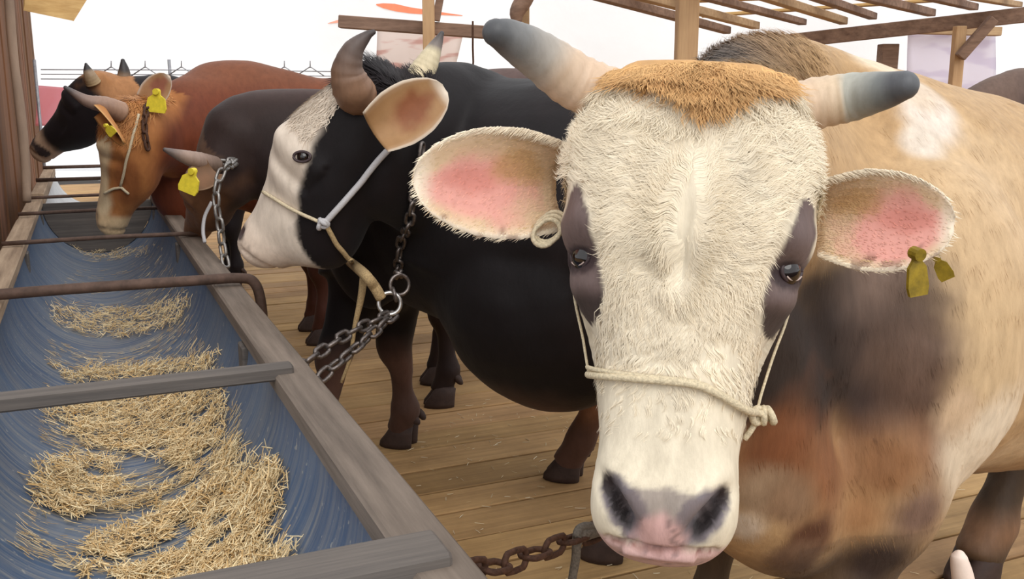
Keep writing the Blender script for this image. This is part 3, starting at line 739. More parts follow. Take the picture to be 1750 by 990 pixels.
    # body coat: colours picked up from the skin under each hair
    from mathutils.kdtree import KDTree
    kd = KDTree(len(V)); [kd.insert(v, i) for i, v in enumerate(V)]; kd.balance()
    pick = lambda p: C[[kd.find(q)[1] for q in p]]
    def bsel(V_):
        uu, ss, ww = h.loc(V_); return ((V_[:, 1] > 1.17) & (V_[:, 2] > .36) & (V_[:, 0] < 1.35) & (V_[:, 0] > .2) & (VN[:, 1] < .4) & ~((ww > -.12) & (abs(uu) < .16) & (ss < .6))).astype(float)
    def bflow(p, n): return np.array([.22, .1, -1.]) + .25 * np.column_stack([noise(p, 6, 1), noise(p, 6, 2), noise(p, 6, 3)])
    strands('body_hair', root, me, bsel, 46000, .024, bflow, pick, .0007, .035, 2, None, 8, None, None, .06, None, .16)
    hsel = lambda V_: (np.linalg.norm(V_ - at(1270, 75), axis=1) < .16).astype(float)
    strands('hump_hair', root, me, hsel, 3500, .034, lambda p, n: np.array([-.5, -.3, .55]) + 0 * p, pick, .0008, .5, 3, None, 9)
    return root, h, bv
plain_lid = plain('eyelid skin', (62, 48, 50), .5, nscale=80, var=.3)
bull, bull_head, bull_bvh = big_bull()

# ------------------------------------------------------------------ the other cattle
def cow(label, C, R, head, col, voxel=.011, top=1.22, girth=1.0, legs=None, horns=(), ears=(), headcol=None, neck=None, deep=.80, mat='coat_dark', eye=None, fw=None, hoofs=True, extra=(), group=None):
    """C chest point, R rump point (ground plan), head frame; col(V)->rgb"""
    C, R = np.array([C[0], C[1], 0.]), np.array([R[0], R[1], 0.]); ax = nrm(R - C); sd = np.cross((0, 0, 1), ax); L = np.linalg.norm(R - C)
    root = thing('cow', (C + R) / 2, label, 'cow', group); h = head; parts = [h.mesh(36)]
    at = lambda q, z, o=0.0: C + ax * (q * L) + sd * o + np.array([0, 0, z])
    b = deep / 2; zc = top - b
    k0 = h.w(0, .12, -.13)
    nk = neck if neck is not None else [(*(k0 * .5 + at(0.05, zc + .12) * .5), .14, .24)]
    parts.append(loft([(*k0, .10 * h.k, .14 * h.k), *nk, (*at(.06, zc + .06), .20 * girth, b * .84), (*at(.22, zc + .02), .26 * girth, b * .97), (*at(.5, zc - .015), .31 * girth, b), (*at(.78, zc + .02), .29 * girth, b * .92),
                       (*at(.95, zc + .07), .23 * girth, b * .74), (*at(1.05, zc + .10), .13, b * .48)], res=6, n=32, cap=.6))
    V, F = ellipsoid(at(.10, zc - .02, .16 * girth), (ax * .17, sd * .09, np.array([0, 0, .30])), 18, 12); parts.append((V, F))
    V, F = ellipsoid(at(.10, zc - .02, -.16 * girth), (ax * .17, sd * .09, np.array([0, 0, .30])), 18, 12); parts.append((V, F))
    V, F = ellipsoid(at(.0, zc - .20), (ax * .16, sd * .12, np.array([0, 0, .20])), 18, 12); parts.append((V, F))
    fw = -ax if fw is None else nrm(fw)
    if legs is None: legs = [at(.10, 0, .15), at(.10, 0, -.15), at(.93, 0, .16), at(.93, 0, -.16)]
    legs = [np.array([q[0], q[1], 0.]) for q in legs]
    for i, q in enumerate(legs):
        hind = i >= 2; base = at(.90 if hind else .12, .64, .15 if i % 2 == 0 else -.15); base = np.array([*(base[:2] * .4 + q[:2] * .6), .64]); parts.append(leg(base, q, fw, hind))
    parts += list(extra)
    me = union(parts, voxel, 6); V = verts(me); VN = vnormals(me); u, s, w = h.loc(V); near = (s > -.04) & (s < .6) & (abs(u) < .2) & (w > -.11)
    V = relax(me, V, (~near).astype(float), 8)
    u, s, w = h.loc(V); G = lambda u0, s0, ru, rs: np.exp(-((u - u0) / ru) ** 2 - ((s - s0) / rs) ** 2) * near
    d = np.zeros(len(V))
    for sg in (-1, 1):
        d += .011 * G(sg * .115, .18, .03, .022) - .010 * G(sg * .122, .224, .02, .016) - .008 * G(sg * .1, .31, .022, .045)
        d -= .014 * G(sg * .055, .483, .013, .02) * (w > -.06)
    d -= .008 * np.exp(-((s - .515) / .006) ** 2) * near * (w < -.02)
    d = d * h.k + .004 * fbm(V, 8, 5, 2) * ~near
    set_verts(me, V + VN * d[:, None]); V = verts(me); u, s, w = h.loc(V)
    Cc = col(V); hm = smooth(-.23, -.17, w) * (s > -.06) * (s < .6) * (abs(u) < .2)
    if headcol is not None: Cc = headcol(V, u, s, w, hm, Cc)
    em = []; ec = []
    for (base, tip, on, W, cup, inner, outer, rim) in ears:
        e = ear_mesh(base, tip, on, W, cup); em.append(e); t, v, sdn = e[2].T; n1 = fbm(e[0], 26, 3)
        a = smooth(.2, .7, 1 - np.hypot((t - .6) / .6, v / 1.0) + .2 * n1)[:, None]; c = lin(outer) * (1 - a) + a * lin(inner)
        rm = smooth(.84, .97, np.maximum(abs(v), (t - .05) * 1.04))[:, None]; c = c * (1 - rm) + rm * lin(rim); c[(sdn == 1) & (abs(v) < .95)] = lin(outer); ec.append(c)
    body = finish_body(root, me, Cc, M[mat], em, ec)
    for pts, rad, hc in horns: horn_obj(root, pts, rad, hc, None, 18)
    if hoofs:
        for q in legs: hoof_mesh(q, fw).build('hoof', M['hoof'], root, True)
    bv = bvh_of(me)
    return root, h, bv, me
def two_point_head(poll, muzzle, lateral, k, kw=1.0, tab=HEAD_TAB, es=.224):
    """face axis from poll to muzzle; lateral = direction of the animal's other side (right-hand U)"""
    lateral = -np.asarray(lateral); D = nrm(np.asarray(muzzle) - np.asarray(poll)); U = nrm(np.asarray(lateral) - D * np.dot(lateral, D)); Nn = np.cross(D, U)
    return Head(poll, D, Nn, k, tab, kw, es)
darkhorn = [(0, (150, 112, 84)), (.3, (128, 98, 78)), (.55, (96, 82, 76)), (1, (52, 48, 50))]
palehorn = [(0, (214, 196, 160)), (.5, (205, 192, 160)), (.62, (120, 110, 104)), (1, (62, 60, 64))]

# black cow with a white face, second in the row
def black_cow():
    poll = P(634, 110, Y=2.42); muz = P(428, 408, Y=2.50); tb = HEAD_TAB.copy()
    tb[:, 2] = np.interp(tb[:, 0], [0, .108, .185, .234, .3, .411, .47, .5, .535, .556], [0, .045, .066, .054, .036, .026, .024, .02, .002, -.04])
    tb[:, 3] = np.interp(tb[:, 0], [-.02, .083, .224, .31, .36, .41, .435, .47, .50, .556], [-.10, -.175, -.215, -.235, -.235, -.215, -.175, -.135, -.118, -.07])
    h = two_point_head(poll, muz, np.array([.48, .87, .10]), 1.0, 1.0, tb, .288)
    h.k = np.linalg.norm(muz - poll) / .52
    def col(V):
        C = np.tile(lin((20, 15, 17)), (len(V), 1)); n1 = fbm(V, 5, 2)[:, None]
        low = (1 - smooth(.28, .42, V[:, 2] + .04 * n1[:, 0]))[:, None]; C = C * (1 - low) + low * lin((92, 66, 56))
        r = .5 * smooth(0, .5, n1); C = C * (1 - r * .5) + r * .5 * lin((36, 24, 24))
        hk = (np.exp(-((V[:, 2] - .27) / .06) ** 2) * (1 - smooth(.10, .14, np.hypot(V[:, 0] - .20, V[:, 1] - 2.74))))[:, None]; C = C * (1 - hk * .8) + hk * .8 * lin((158, 112, 84))
        return C
    def hc(V, u, s, w, hm, C):
        nz = fbm(V, 16, 8, 3)
        bound = np.interp(s, [0, .04, .123, .21, .30, .36, .40, .43, .48], [.02, -.02, -.055, -.085, -.108, -.135, -.19, -.30, -.4])
        a = hm * smooth(-.010, .012, w - bound + .010 * nz) * smooth(.015, .045, s + .01 * nz)
        jaw = hm * smooth(.33, .37, s) * smooth(.17, .20, -w + .01 * nz) * 0
        C = C * (1 - a[:, None]) + a[:, None] * lin((226, 212, 196)) * (1 + .05 * nz[:, None])
        wr = hm * a * .3 * smooth(.38, .5, s); C = C * (1 - wr[:, None]) + wr[:, None] * lin((224, 190, 166))
        e = hm * (1 - smooth(.7, 1.05, np.hypot((s - .224) / .018, (abs(w + .045)) / .026))) * (abs(u) > .09) * .0
        nl = hm * (1 - smooth(.7, 1.0, np.hypot((abs(u) - .045) / .03, (s - .49) / .025))) * (w > -.05)
        C = C * (1 - nl[:, None]) + nl[:, None] * lin((70, 54, 52)); return C
    ear = (P(642, 226, Y=2.17), P(762, 150, Y=2.22), nrm((-.10, -.95, -.05)), .068, .032, (132, 78, 46), (160, 122, 82), (222, 208, 190))
    ear2 = (h.w(-.10, .07, -.12), h.w(-.26, .10, -.20), h.N, .055, .03, (150, 90, 60), (24, 18, 18), (90, 80, 76))
    nk = [(*(P(760, 270, Y=2.62)), .15, .27), (*(P(800, 320, Y=2.72)), .19, .34)]
    belly = loft([(*P(800, 390, Y=2.74), .22, .18), (*P(880, 455, Y=2.64), .26, .28), (*P(940, 492, Y=2.55), .27, .34), (*P(1020, 490, Y=2.45), .22, .30)], res=5, n=24)
    sheath = loft([(*P(930, 640, Y=2.47), .06, .07), (*P(965, 672, Y=2.45), .045, .05), (*P(985, 690, Y=2.45), .025, .03)], res=3, n=14)
    horns = [([P(615, 168, Y=2.33), P(603, 152, Y=2.27), P(594, 120, Y=2.25), P(604, 86, Y=2.24), P(626, 62, Y=2.24), P(638, 55, Y=2.24)], [.050, .047, .037, .025, .012, .006], darkhorn),
             ([P(706, 150, Y=2.50), P(722, 122, Y=2.52), P(735, 98, Y=2.53), P(746, 76, Y=2.54), P(755, 57, Y=2.54)], [.040, .034, .026, .016, .006], palehorn)]
    root, h, bv, me = cow('black cow with a white face and upright horns, head in profile beside the trough', (-.42, 2.93), (.45, 2.40), h, col, .0095, 1.215, 1.0,
        legs=[(-.62, 2.80), (-.355, 3.06), (.26, 2.26), (.185, 2.775)], horns=horns, ears=[ear, ear2], headcol=hc, neck=nk, deep=.72, fw=nrm((-.85, .25, 0)), extra=[sheath, belly])
    p, n_ = hit(bv, 517, 268)
    if p is not None:
        e = eye_obj(root, p - n_ * .009, n_, .017)
        mb = MB(); a = nrm(np.cross(n_, (0, 0, 1))); b_ = np.cross(n_, a)
        mb.tube([p + n_ * .003 + a * math.cos(t) * .021 + b_ * math.sin(t) * .012 for t in np.linspace(0, 6.283, 20)], .0035, 8, None, 2); mb.build('eyelid', plain_lid, root, True)
    V = verts(me); u, s, w = h.loc(V)
    fs = lambda V_: ((h.loc(V_)[1] > .01) & (h.loc(V_)[1] < .14) & (h.loc(V_)[2] > -.05) & (abs(h.loc(V_)[0]) < .15)).astype(float)
    strands('face_hair', root, me, fs, 3500, .030, lambda p, n: h.D * .6 + h.U * (h.loc(p)[0] * 4)[:, None], lambda p: np.tile(lin((226, 212, 194)), (len(p), 1)) * (1 - .9 * (1 - smooth(.02, .045, h.loc(p)[1])))[:, None], .0016, .3, 3, (.004, .03), 3)
    ts = lambda V_: ((h.loc(V_)[1] > -.05) & (h.loc(V_)[1] < .03) & (h.loc(V_)[2] > -.12) & (abs(h.loc(V_)[0]) < .12)).astype(float)
    strands('topknot', root, me, ts, 2500, .05, lambda p, n: h.D * .6 + h.N * .6 + h.U * (h.loc(p)[0] * 5)[:, None], lambda p: np.tile(lin((30, 22, 24)), (len(p), 1)), .0016, .4, 3, (.004, .03), 4)
    return root, h, bv
blk, blk_head, blk_bvh = black_cow()

# dark brown cow with its head down beside the trough
def dark_cow():
    h = two_point_head(P(356, 262, Y=3.42), P(326, 398, Y=3.70), np.array([.50, .85, .05]), .80)
    def col(V):
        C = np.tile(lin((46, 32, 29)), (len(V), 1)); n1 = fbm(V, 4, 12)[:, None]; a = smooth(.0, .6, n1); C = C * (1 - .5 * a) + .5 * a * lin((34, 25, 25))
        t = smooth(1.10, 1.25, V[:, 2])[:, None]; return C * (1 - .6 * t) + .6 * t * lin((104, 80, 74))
    def hc(V, u, s, w, hm, C):
        a = hm * smooth(-.26, -.12, w + .04 * fbm(V, 10, 3)) * smooth(-.02, .10, s + .03 * fbm(V, 10, 7)) * .9; C = C * (1 - a[:, None]) + a[:, None] * lin((132, 92, 62))
        b_ = hm * (1 - smooth(.0, .06, s)) * smooth(-.12, -.04, w) * .7; C = C * (1 - b_[:, None]) + b_[:, None] * lin((92, 68, 52)); return C
    horns = [([P(366, 284, Y=3.34), P(342, 276, Y=3.24), P(312, 267, Y=3.18), P(282, 256, Y=3.14)], [.034, .030, .021, .007], [(0, (128, 108, 96)), (.55, (158, 134, 120)), (.8, (110, 96, 90)), (1, (70, 64, 64))])]
    ear = (P(368, 285, Y=3.22), P(322, 318, Y=3.14), nrm((-.3, -.9, -.1)), .05, .02, (120, 84, 56), (112, 80, 54), (150, 120, 92))
    nk = [(*P(405, 272, Y=3.50), .12, .16), (*P(455, 250, Y=3.56), .16, .21)]
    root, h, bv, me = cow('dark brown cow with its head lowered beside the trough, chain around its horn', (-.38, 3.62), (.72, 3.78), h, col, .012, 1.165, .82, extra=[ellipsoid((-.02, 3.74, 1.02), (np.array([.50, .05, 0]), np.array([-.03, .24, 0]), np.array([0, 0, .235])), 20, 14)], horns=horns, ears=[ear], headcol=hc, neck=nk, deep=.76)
    ear_tag_obj(root, P(330, 292, Y=3.11), nrm((-.3, -.9, 0)), nrm((.35, 0, 1)), .075, M['tag_bright'])
    return root, h, bv
drk, drk_head, drk_bvh = dark_cow()

# red-brown cow eating from the trough
def brown_cow():
    h = two_point_head(P(205, 168, Y=4.02), P(172, 388, Y=4.05), np.array([.10, .97, .10]), 1.0)
    h.k = np.linalg.norm(P(205, 168, Y=4.02) - P(172, 388, Y=4.05)) / .53
    def col(V):
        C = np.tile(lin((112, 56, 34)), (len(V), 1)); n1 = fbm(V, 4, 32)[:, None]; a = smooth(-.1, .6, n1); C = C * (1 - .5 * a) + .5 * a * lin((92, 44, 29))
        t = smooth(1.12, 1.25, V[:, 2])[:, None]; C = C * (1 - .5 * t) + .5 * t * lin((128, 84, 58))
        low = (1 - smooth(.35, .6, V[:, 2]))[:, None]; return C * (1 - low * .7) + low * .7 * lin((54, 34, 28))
    def hc(V, u, s, w, hm, C):
        n1 = fbm(V, 14, 3); a = hm * .9; C = C * (1 - a[:, None]) + a[:, None] * lin((176, 116, 66)) * (1 + .12 * n1[:, None])
        f = hm * smooth(-.07, -.04, w + .012 * n1) * smooth(.08, .15, s); C = C * (1 - f[:, None]) + f[:, None] * lin((218, 196, 160))
        m_ = hm * smooth(.44, .47, s) * smooth(-.16, -.13, w); C = C * (1 - m_[:, None]) + m_[:, None] * lin((206, 178, 140))
        d_ = hm * (1 - smooth(.6, 1., np.hypot((s - .30) / .12, (w + .12) / .06))) * .6; C = C * (1 - d_[:, None]) + d_[:, None] * lin((128, 72, 40)); return C
    horns = [([P(208, 192, Y=3.90), P(180, 180, Y=3.84), P(148, 172, Y=3.80), P(112, 150, Y=3.78)], [.042, .034, .023, .008], [(0, (168, 132, 108)), (.6, (146, 122, 110)), (.85, (84, 80, 82)), (1, (62, 62, 66))])]
    ear = (P(160, 190, Y=3.80), P(206, 248, Y=3.74), nrm((-.75, -.6, -.25)), .050, .03, (84, 46, 30), (186, 126, 70), (206, 158, 100))
    ear2 = (P(246, 176, Y=4.02), P(286, 130, Y=4.00), nrm((-.2, -.95, 0)), .06, .03, (168, 112, 92), (190, 150, 112), (220, 205, 190))
    nk = [(*P(280, 228, Y=4.2), .15, .19), (*P(335, 222, Y=4.3), .18, .25), (*P(395, 225, Y=4.45), .22, .33)]
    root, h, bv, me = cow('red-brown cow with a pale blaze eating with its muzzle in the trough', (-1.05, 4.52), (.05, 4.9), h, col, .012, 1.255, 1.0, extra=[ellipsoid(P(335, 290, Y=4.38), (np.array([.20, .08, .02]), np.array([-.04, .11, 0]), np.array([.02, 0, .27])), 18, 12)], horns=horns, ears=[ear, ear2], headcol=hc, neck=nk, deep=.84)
    p, n_ = hit(bv, 165, 268)
    if p is not None: eye_obj(root, p - n_ * .008, n_, .018)
    ear_tag_obj(root, P(268, 156, Y=3.96), nrm((-.1, -1, 0)), nrm((.1, 0, 1)), .085, M['tag_bright'], 'bright yellow ear tag')
    ear_tag_obj(root, P(181, 214, Y=3.71), nrm((-.4, -.9, 0)), nrm((-.6, 0, .8)), .045, M['tag_bright'])
    hs = lambda V_: ((h.loc(V_)[1] > -.05) & (h.loc(V_)[1] < .13) & (h.loc(V_)[2] > -.15)).astype(float)
    strands('topknot', root, me, hs, 3000, .05, lambda p, n: h.D * .9 + h.N * .2 + h.U * (h.loc(p)[0] * 4)[:, None], lambda p: np.tile(lin((190, 132, 78)), (len(p), 1)), .0022, .3, 3, (.005, .04), 4)
    return root, h, bv
brn, brn_head, brn_bvh = brown_cow()

# black cow with a tan poll at the far end
def far_cow():
    h = two_point_head(P(178, 118, Y=5.55), P(56, 254, Y=5.60), np.array([.34, .93, .0]), 1.0)
    h.k = np.linalg.norm(P(178, 118, Y=5.55) - P(56, 254, Y=5.60)) / .54
    col = lambda V: np.tile(lin((24, 17, 20)), (len(V), 1))
    def hc(V, u, s, w, hm, C):
        n1 = fbm(V, 12, 3); a = hm * (1 - smooth(.05, .10, s + .03 * n1)); C = C * (1 - a[:, None]) + a[:, None] * lin((168, 118, 76))
        m_ = hm * smooth(.40, .45, s + .02 * n1); C = C * (1 - m_[:, None]) + m_[:, None] * lin((176, 148, 124))
        nl = hm * (1 - smooth(.7, 1., np.hypot((abs(u) - .05) / .03, (s - .485) / .03))); C = C * (1 - nl[:, None]) + nl[:, None] * lin((50, 40, 40)); return C
    hk = [(0, (176, 150, 112)), (.4, (150, 128, 104)), (.6, (60, 56, 56)), (1, (40, 40, 44))]
    horns = [([P(160, 142, Y=5.42), P(154, 130, Y=5.4), P(150, 120, Y=5.4), P(147, 110, Y=5.4)], [.042, .034, .024, .008], hk),
             ([P(208, 158, Y=5.60), P(211, 140, Y=5.62), P(212, 122, Y=5.62), P(210, 104, Y=5.62)], [.046, .042, .032, .012], hk)]
    nk = [(*P(240, 178, Y=5.65), .14, .16), (*P(285, 185, Y=5.75), .17, .20)]
    return cow('black cow with a tan poll and pale muzzle at the far end of the trough', (-1.85, 5.85), (-.75, 6.3), h, col, .014, 1.20, 1.0, horns=horns, headcol=hc, neck=nk, deep=.76)
far_cow()

# an animal of which only the back shows
def back_cow(label, C, R, top, rgb, rgb2):
    ax = nrm(np.array([*R, 0]) - np.array([*C, 0])); c = np.array([*C, 0.])
    poll = c - ax * .42 + np.array([0, 0, top - .22]); h = two_point_head(poll, poll + np.array([-.22 * ax[0], -.22 * ax[1], -.45]), np.cross(ax, (0, 0, 1)), .95)
    def col(V):
        n1 = smooth(-.3, .5, fbm(V, 3, 3))[:, None]; return lin(rgb) * (1 - n1) + n1 * lin(rgb2)
    cow(label, C, R, h, col, .016, top, 1.0, deep=.74)
back_cow('dusky brown cow far behind the pale rump, only its back in view', (3.2, 5.9), (4.3, 6.3), 1.33, (104, 84, 74), (86, 70, 64))

# ------------------------------------------------------------------ feed trough: split blue barrels in a timber frame
ZR = .62
def local_obj(mb, name, mat, parent, smooth_shade=False, cols=False):
    """build in trough axes (x across, y along), placed by the parent"""
    o = link(name, mesh_from(name, mb.V, mb.F, mat, np.array(mb.C) if cols else None, smooth_shade)); o.parent = parent; return o
def trough_basin(R, depth, t0, t1, wall, nseg=40, nl=60, wob=0.004):
    V = []; F = []; ths = np.linspace(math.pi, 2 * math.pi, nseg + 1); ys = np.linspace(t0, t1, nl + 1); m = 2 * (nseg + 1)
    for y in ys:
        k = 1 + wob * math.sin(y * 7.1)
        for th in ths: V.append((R * k * math.cos(th), y, ZR - .02 + depth * math.sin(th)))
        for th in ths[::-1]: V.append(((R + wall) * k * math.cos(th), y, ZR - .02 + (depth + wall) * math.sin(th)))
    for i in range(nl):
        for j in range(m): F.append((i * m + j, (i + 1) * m + j, (i + 1) * m + (j + 1) % m, i * m + (j + 1) % m))
    for b in (0, nl * m):
        for j in range(nseg): F.append((b + j, b + j + 1, b + m - 2 - j, b + m - 1 - j))
    return V, F
m, nt, b = new_mat('blue barrel plastic')
tc = nt.nodes.new('ShaderNodeTexCoord'); sx = nt.nodes.new('ShaderNodeSeparateXYZ'); nt.links.new(tc.outputs['Object'], sx.inputs[0])
mp = nt.nodes.new('ShaderNodeMapping'); mp.inputs['Scale'].default_value = (2.5, 75, 2.5); nt.links.new(tc.outputs['Object'], mp.inputs[0])
g = ntex(nt, mp.outputs[0], 1.0, 5, .7)
big = ntex(nt, tc.outputs['Object'], 4.5, 4, .6)
base = ramp(nt, big, [(.3, tuple(lin((56, 80, 112)))), (.7, tuple(lin((82, 104, 132))))])
dust = ramp(nt, g, [(.40, (0, 0, 0)), (.72, (1, 1, 1))])
# chaff film: thicker near the bottom of the bowl
zr = nt.nodes.new('ShaderNodeMapRange'); zr.inputs[1].default_value = .33; zr.inputs[2].default_value = .58; zr.inputs[3].default_value = .75; zr.inputs[4].default_value = .22; nt.links.new(sx.outputs[2], zr.inputs[0])
mu = nt.nodes.new('ShaderNodeMath'); mu.operation = 'MULTIPLY'; nt.links.new(dust, mu.inputs[0]); nt.links.new(zr.outputs[0], mu.inputs[1])
c1 = mixc(nt, base, tuple(lin((172, 164, 146))), mu.outputs[0])
spk = ntex(nt, tc.outputs['Object'], 55, 3, .5); sp = ramp(nt, spk, [(.66, (0, 0, 0)), (.72, (1, 1, 1))])
mu2 = nt.nodes.new('ShaderNodeMath'); mu2.operation = 'MULTIPLY'; mu2.inputs[1].default_value = .45; nt.links.new(sp, mu2.inputs[0])
nt.links.new(mixc(nt, c1, tuple(lin((190, 184, 168))), mu2.outputs[0]), b.inputs['Base Color'])
b.inputs['Roughness'].default_value = .5; b.inputs['Specular IOR Level'].default_value = .35
bump(nt, b, g, .25, .004); M['blue'] = m
tr = thing('feed_trough', (*O[:2], 0), 'long blue plastic feed trough in a grey timber frame with crossbars, straw inside', 'trough')
tr.rotation_euler = (0, 0, TR_ANG)
V, F = trough_basin(.272, .275, -.9, 4.55, .006); mb = MB(); mb.add(V, F); local_obj(mb, 'basin', M['blue'], tr, True)
mb = MB(); mb.box((.302, .85, ZR - .011), (0, 2.45, 0), (.038, 0, 0), (0, 0, .020), .005); mb.box((.302, 3.93, ZR - .013), (0, .62, 0), (.037, 0, 0), (0, 0, .019), .005); local_obj(mb, 'rail', M['rail'], tr)
mb = MB(); mb.box((-.298, 1.0, ZR - .011), (0, 2.6, 0), (.036, 0, 0), (0, 0, .020), .005); mb.box((-.298, 4.08, ZR - .013), (0, .47, 0), (.035, 0, 0), (0, 0, .019), .005); o = local_obj(mb, 'rail', M['rail_pale'], tr); o['label'] = 'pale worn rail'
for y, hh, ww, x1 in ((-.046, .014, .036, .312), (.785, .014, .021, .30)):
    mb = MB(); mb.box((-.0 + (x1 - .33) / 2, y, ZR - .004 + hh), (.33 + (x1 - .33) / 2, 0, 0), (0, ww, 0), (0, 0, hh), .004); local_obj(mb, 'crossbar', M['bar'], tr)
mb = MB(); mb.tube([(-.36, 1.72, ZR + .028), (-.1, 1.72, ZR + .030), (.2, 1.71, ZR + .030), (.33, 1.70, ZR + .030), (.372, 1.69, ZR + .014), (.385, 1.675, ZR - .05), (.385, 1.67, ZR - .16)], .0145, 12, None, 5)
o = local_obj(mb, 'crossbar', M['bar_rust'], tr, True); o['label'] = 'rusty pipe crossbar bent over the rail'
for y in (2.74, 3.68, 4.42):
    mb = MB(); mb.tube([(-.33, y, ZR + .022), (0, y + .01, ZR + .024), (.33, y, ZR + .022)], .0085, 10, None, 4); local_obj(mb, 'crossbar', M['bar_rust'], tr, True)
mb = MB(); V, F = trough_basin(.266, .27, 4.50, 4.53, .0, 24, 1, 0)
ths = np.linspace(math.pi, 2 * math.pi, 25); Ve = [(.268 * math.cos(t), yy, ZR - .02 + .27 * math.sin(t)) for yy in (4.51, 4.54) for t in ths]
Fe = [tuple(range(25)), tuple(range(49, 24, -1))] + [(i, i + 25, i + 26, i + 1) for i in range(24)] + [(24, 49, 25, 0)]
mb.add(Ve, Fe); local_obj(mb, 'end_board', M['bar'], tr)
for x in (-.29, .29):
    for y in (-.5, 1.2, 2.9, 4.3):
        mb = MB(); mb.box((x, y, (ZR - .033) / 2), (0, 0, (ZR - .035) / 2), (.032, 0, 0), (0, .035, 0), .004); local_obj(mb, 'leg', M['bar'], tr)

# the next trough in line
tr2 = thing('feed_trough', (*(O + A * 4.75)[:2], 0), 'pale grey feed trough standing in line beyond the end of the blue one', 'trough'); tr2.rotation_euler = (0, 0, TR_ANG)
M['palebasin'] = plain('galvanised sheet', (188, 190, 192), .5, .2, nscale=8, var=.15)
V, F = trough_basin(.268, .27, .02, 2.3, .006); mb = MB(); mb.add(V, F); local_obj(mb, 'basin', M['palebasin'], tr2, True)
for x in (-.296, .296):
    mb = MB(); mb.box((x, 1.15, ZR - .02), (0, 1.15, 0), (.034, 0, 0), (0, 0, .035), .005); local_obj(mb, 'rail', M['rail_pale'], tr2)
    for y in (.1, 2.2):
        mb = MB(); mb.box((x, y, (ZR - .056) / 2), (0, 0, (ZR - .058) / 2), (.035, 0, 0), (0, .035, 0), .004); local_obj(mb, 'leg', M['bar'], tr2)
for y in (.75, 1.9):
    mb = MB(); mb.tube([(-.33, y, ZR + .028), (.33, y, ZR + .028)], .012, 10, None, 2); local_obj(mb, 'crossbar', M['bar_rust'], tr2, True)

# ------------------------------------------------------------------ chopped straw in the trough and on the floor
def bowl_z(s): return ZR - .02 - .272 * np.sqrt(np.clip(1 - (s / .272) ** 2, 0, 1))
def to_trough(px, py):
    """where a line of sight meets the inside of the bowl -> (t, s)"""
    r = ray(px, py); tt = np.linspace(.5, 7, 2600); p = np.array([0, 0, CAM_H]) + tt[:, None] * r; q = p - O
    t_ = q @ A; s_ = q @ B; inside = (abs(s_) < .272) & (p[:, 2] < bowl_z(s_)) 
    i = np.argmax(inside); return t_[i], s_[i]
def poly_sampler(polys, n, r):
    """random points inside outlines"""
    out = []
    for poly, share in polys:
        poly = np.array(poly, float); lo, hi = poly.min(0), poly.max(0); need = int(n * share); got = []
        while len(got) < need:
            q = lo + (hi - lo) * r.random((need * 2, 2)); x, y = q[:, 0], q[:, 1]; ins = np.zeros(len(q), bool); j = len(poly) - 1
            for i in range(len(poly)):
                xi, yi = poly[i]; xj, yj = poly[j]
                ins ^= ((yi > y) != (yj > y)) & (x < (xj - xi) * (y - yi) / (yj - yi + 1e-9) + xi); j = i
            got += list(q[ins])
        out += got[:need]
    return np.array(out)
def straw_mesh(name, p, n, L, wd, C, r, tilt=.35, dirs=None, parent=None):
    cnt = len(p); d = r.normal(size=(cnt, 3)) if dirs is None else dirs; d -= n * (d * n).sum(1)[:, None] * (1 - tilt); d /= np.linalg.norm(d, axis=1)[:, None]
    sd = np.cross(n, d); sd /= np.linalg.norm(sd, axis=1)[:, None] + 1e-9; up = np.cross(d, sd); bend = (r.random(cnt) - .5) * .25
    vs = []
    for q, hw in ((-.5, .8), (0, 1), (.5, .8)):
        c = p + d * (L * q)[:, None] + up * (bend * L * (abs(q) * 2))[:, None] * .5
        vs += [c - sd * (wd * hw)[:, None], c + up * (wd * hw * 1.1)[:, None], c + sd * (wd * hw)[:, None]]
    VV = np.stack(vs, 1).reshape(-1, 3); T = np.array([[0, 1, 4, 3], [1, 2, 5, 4], [2, 0, 3, 5], [3, 4, 7, 6], [4, 5, 8, 7], [5, 3, 6, 8]])
    idx = ((np.arange(cnt) * 9)[:, None, None] + T[None]).reshape(-1, 4)
    me = bpy.data.meshes.new(name); me.vertices.add(len(VV)); me.vertices.foreach_set('co', VV.ravel()); me.loops.add(idx.size); me.loops.foreach_set('vertex_index', idx.ravel().astype(np.int32))
    me.polygons.add(len(idx)); me.polygons.foreach_set('loop_start', np.arange(len(idx), dtype=np.int32) * 4); me.update(calc_edges=True)
    me.materials.append(M['straw']); set_cols(me, np.repeat(C, 9, 0)); o = link(name, me, parent); o['kind'] = 'stuff'; return o
r = np.random.default_rng(11)
heaps = [([(140, 985), (150, 930), (260, 900), (300, 860), (180, 880), (80, 890), (55, 855), (70, 800), (130, 785), (200, 790), (185, 830), (240, 845), (330, 825), (300, 800), (270, 770), (340, 770), (400, 760), (415, 795), (430, 810), (490, 795), (487, 850), (470, 920), (440, 955), (512, 938), (500, 965), (440, 990), (300, 1030), (160, 1020)], .56),
         ([(80, 715), (90, 680), (170, 668), (290, 660), (385, 655), (390, 720), (370, 765), (300, 790), (240, 780), (150, 765), (100, 745)], .26),
         ([(80, 620), (130, 632), (250, 628), (370, 612), (375, 635), (250, 648), (120, 655)], .06),
         ([(85, 548), (90, 522), (180, 535), (300, 520), (330, 512), (320, 545), (270, 570), (200, 580), (130, 572)], .08),
         ([(110, 425), (180, 432), (270, 424), (240, 440), (170, 448)], .015)]
q = poly_sampler(heaps, 19000, r); ts = np.array([to_trough(*a) for a in q])
keep = (ts[:, 0] > -.5); ts = ts[keep]; ts += r.normal(size=ts.shape) * [.012, .010]; ts[:, 1] = np.clip(ts[:, 1], -.25, .25); cnt = len(ts)
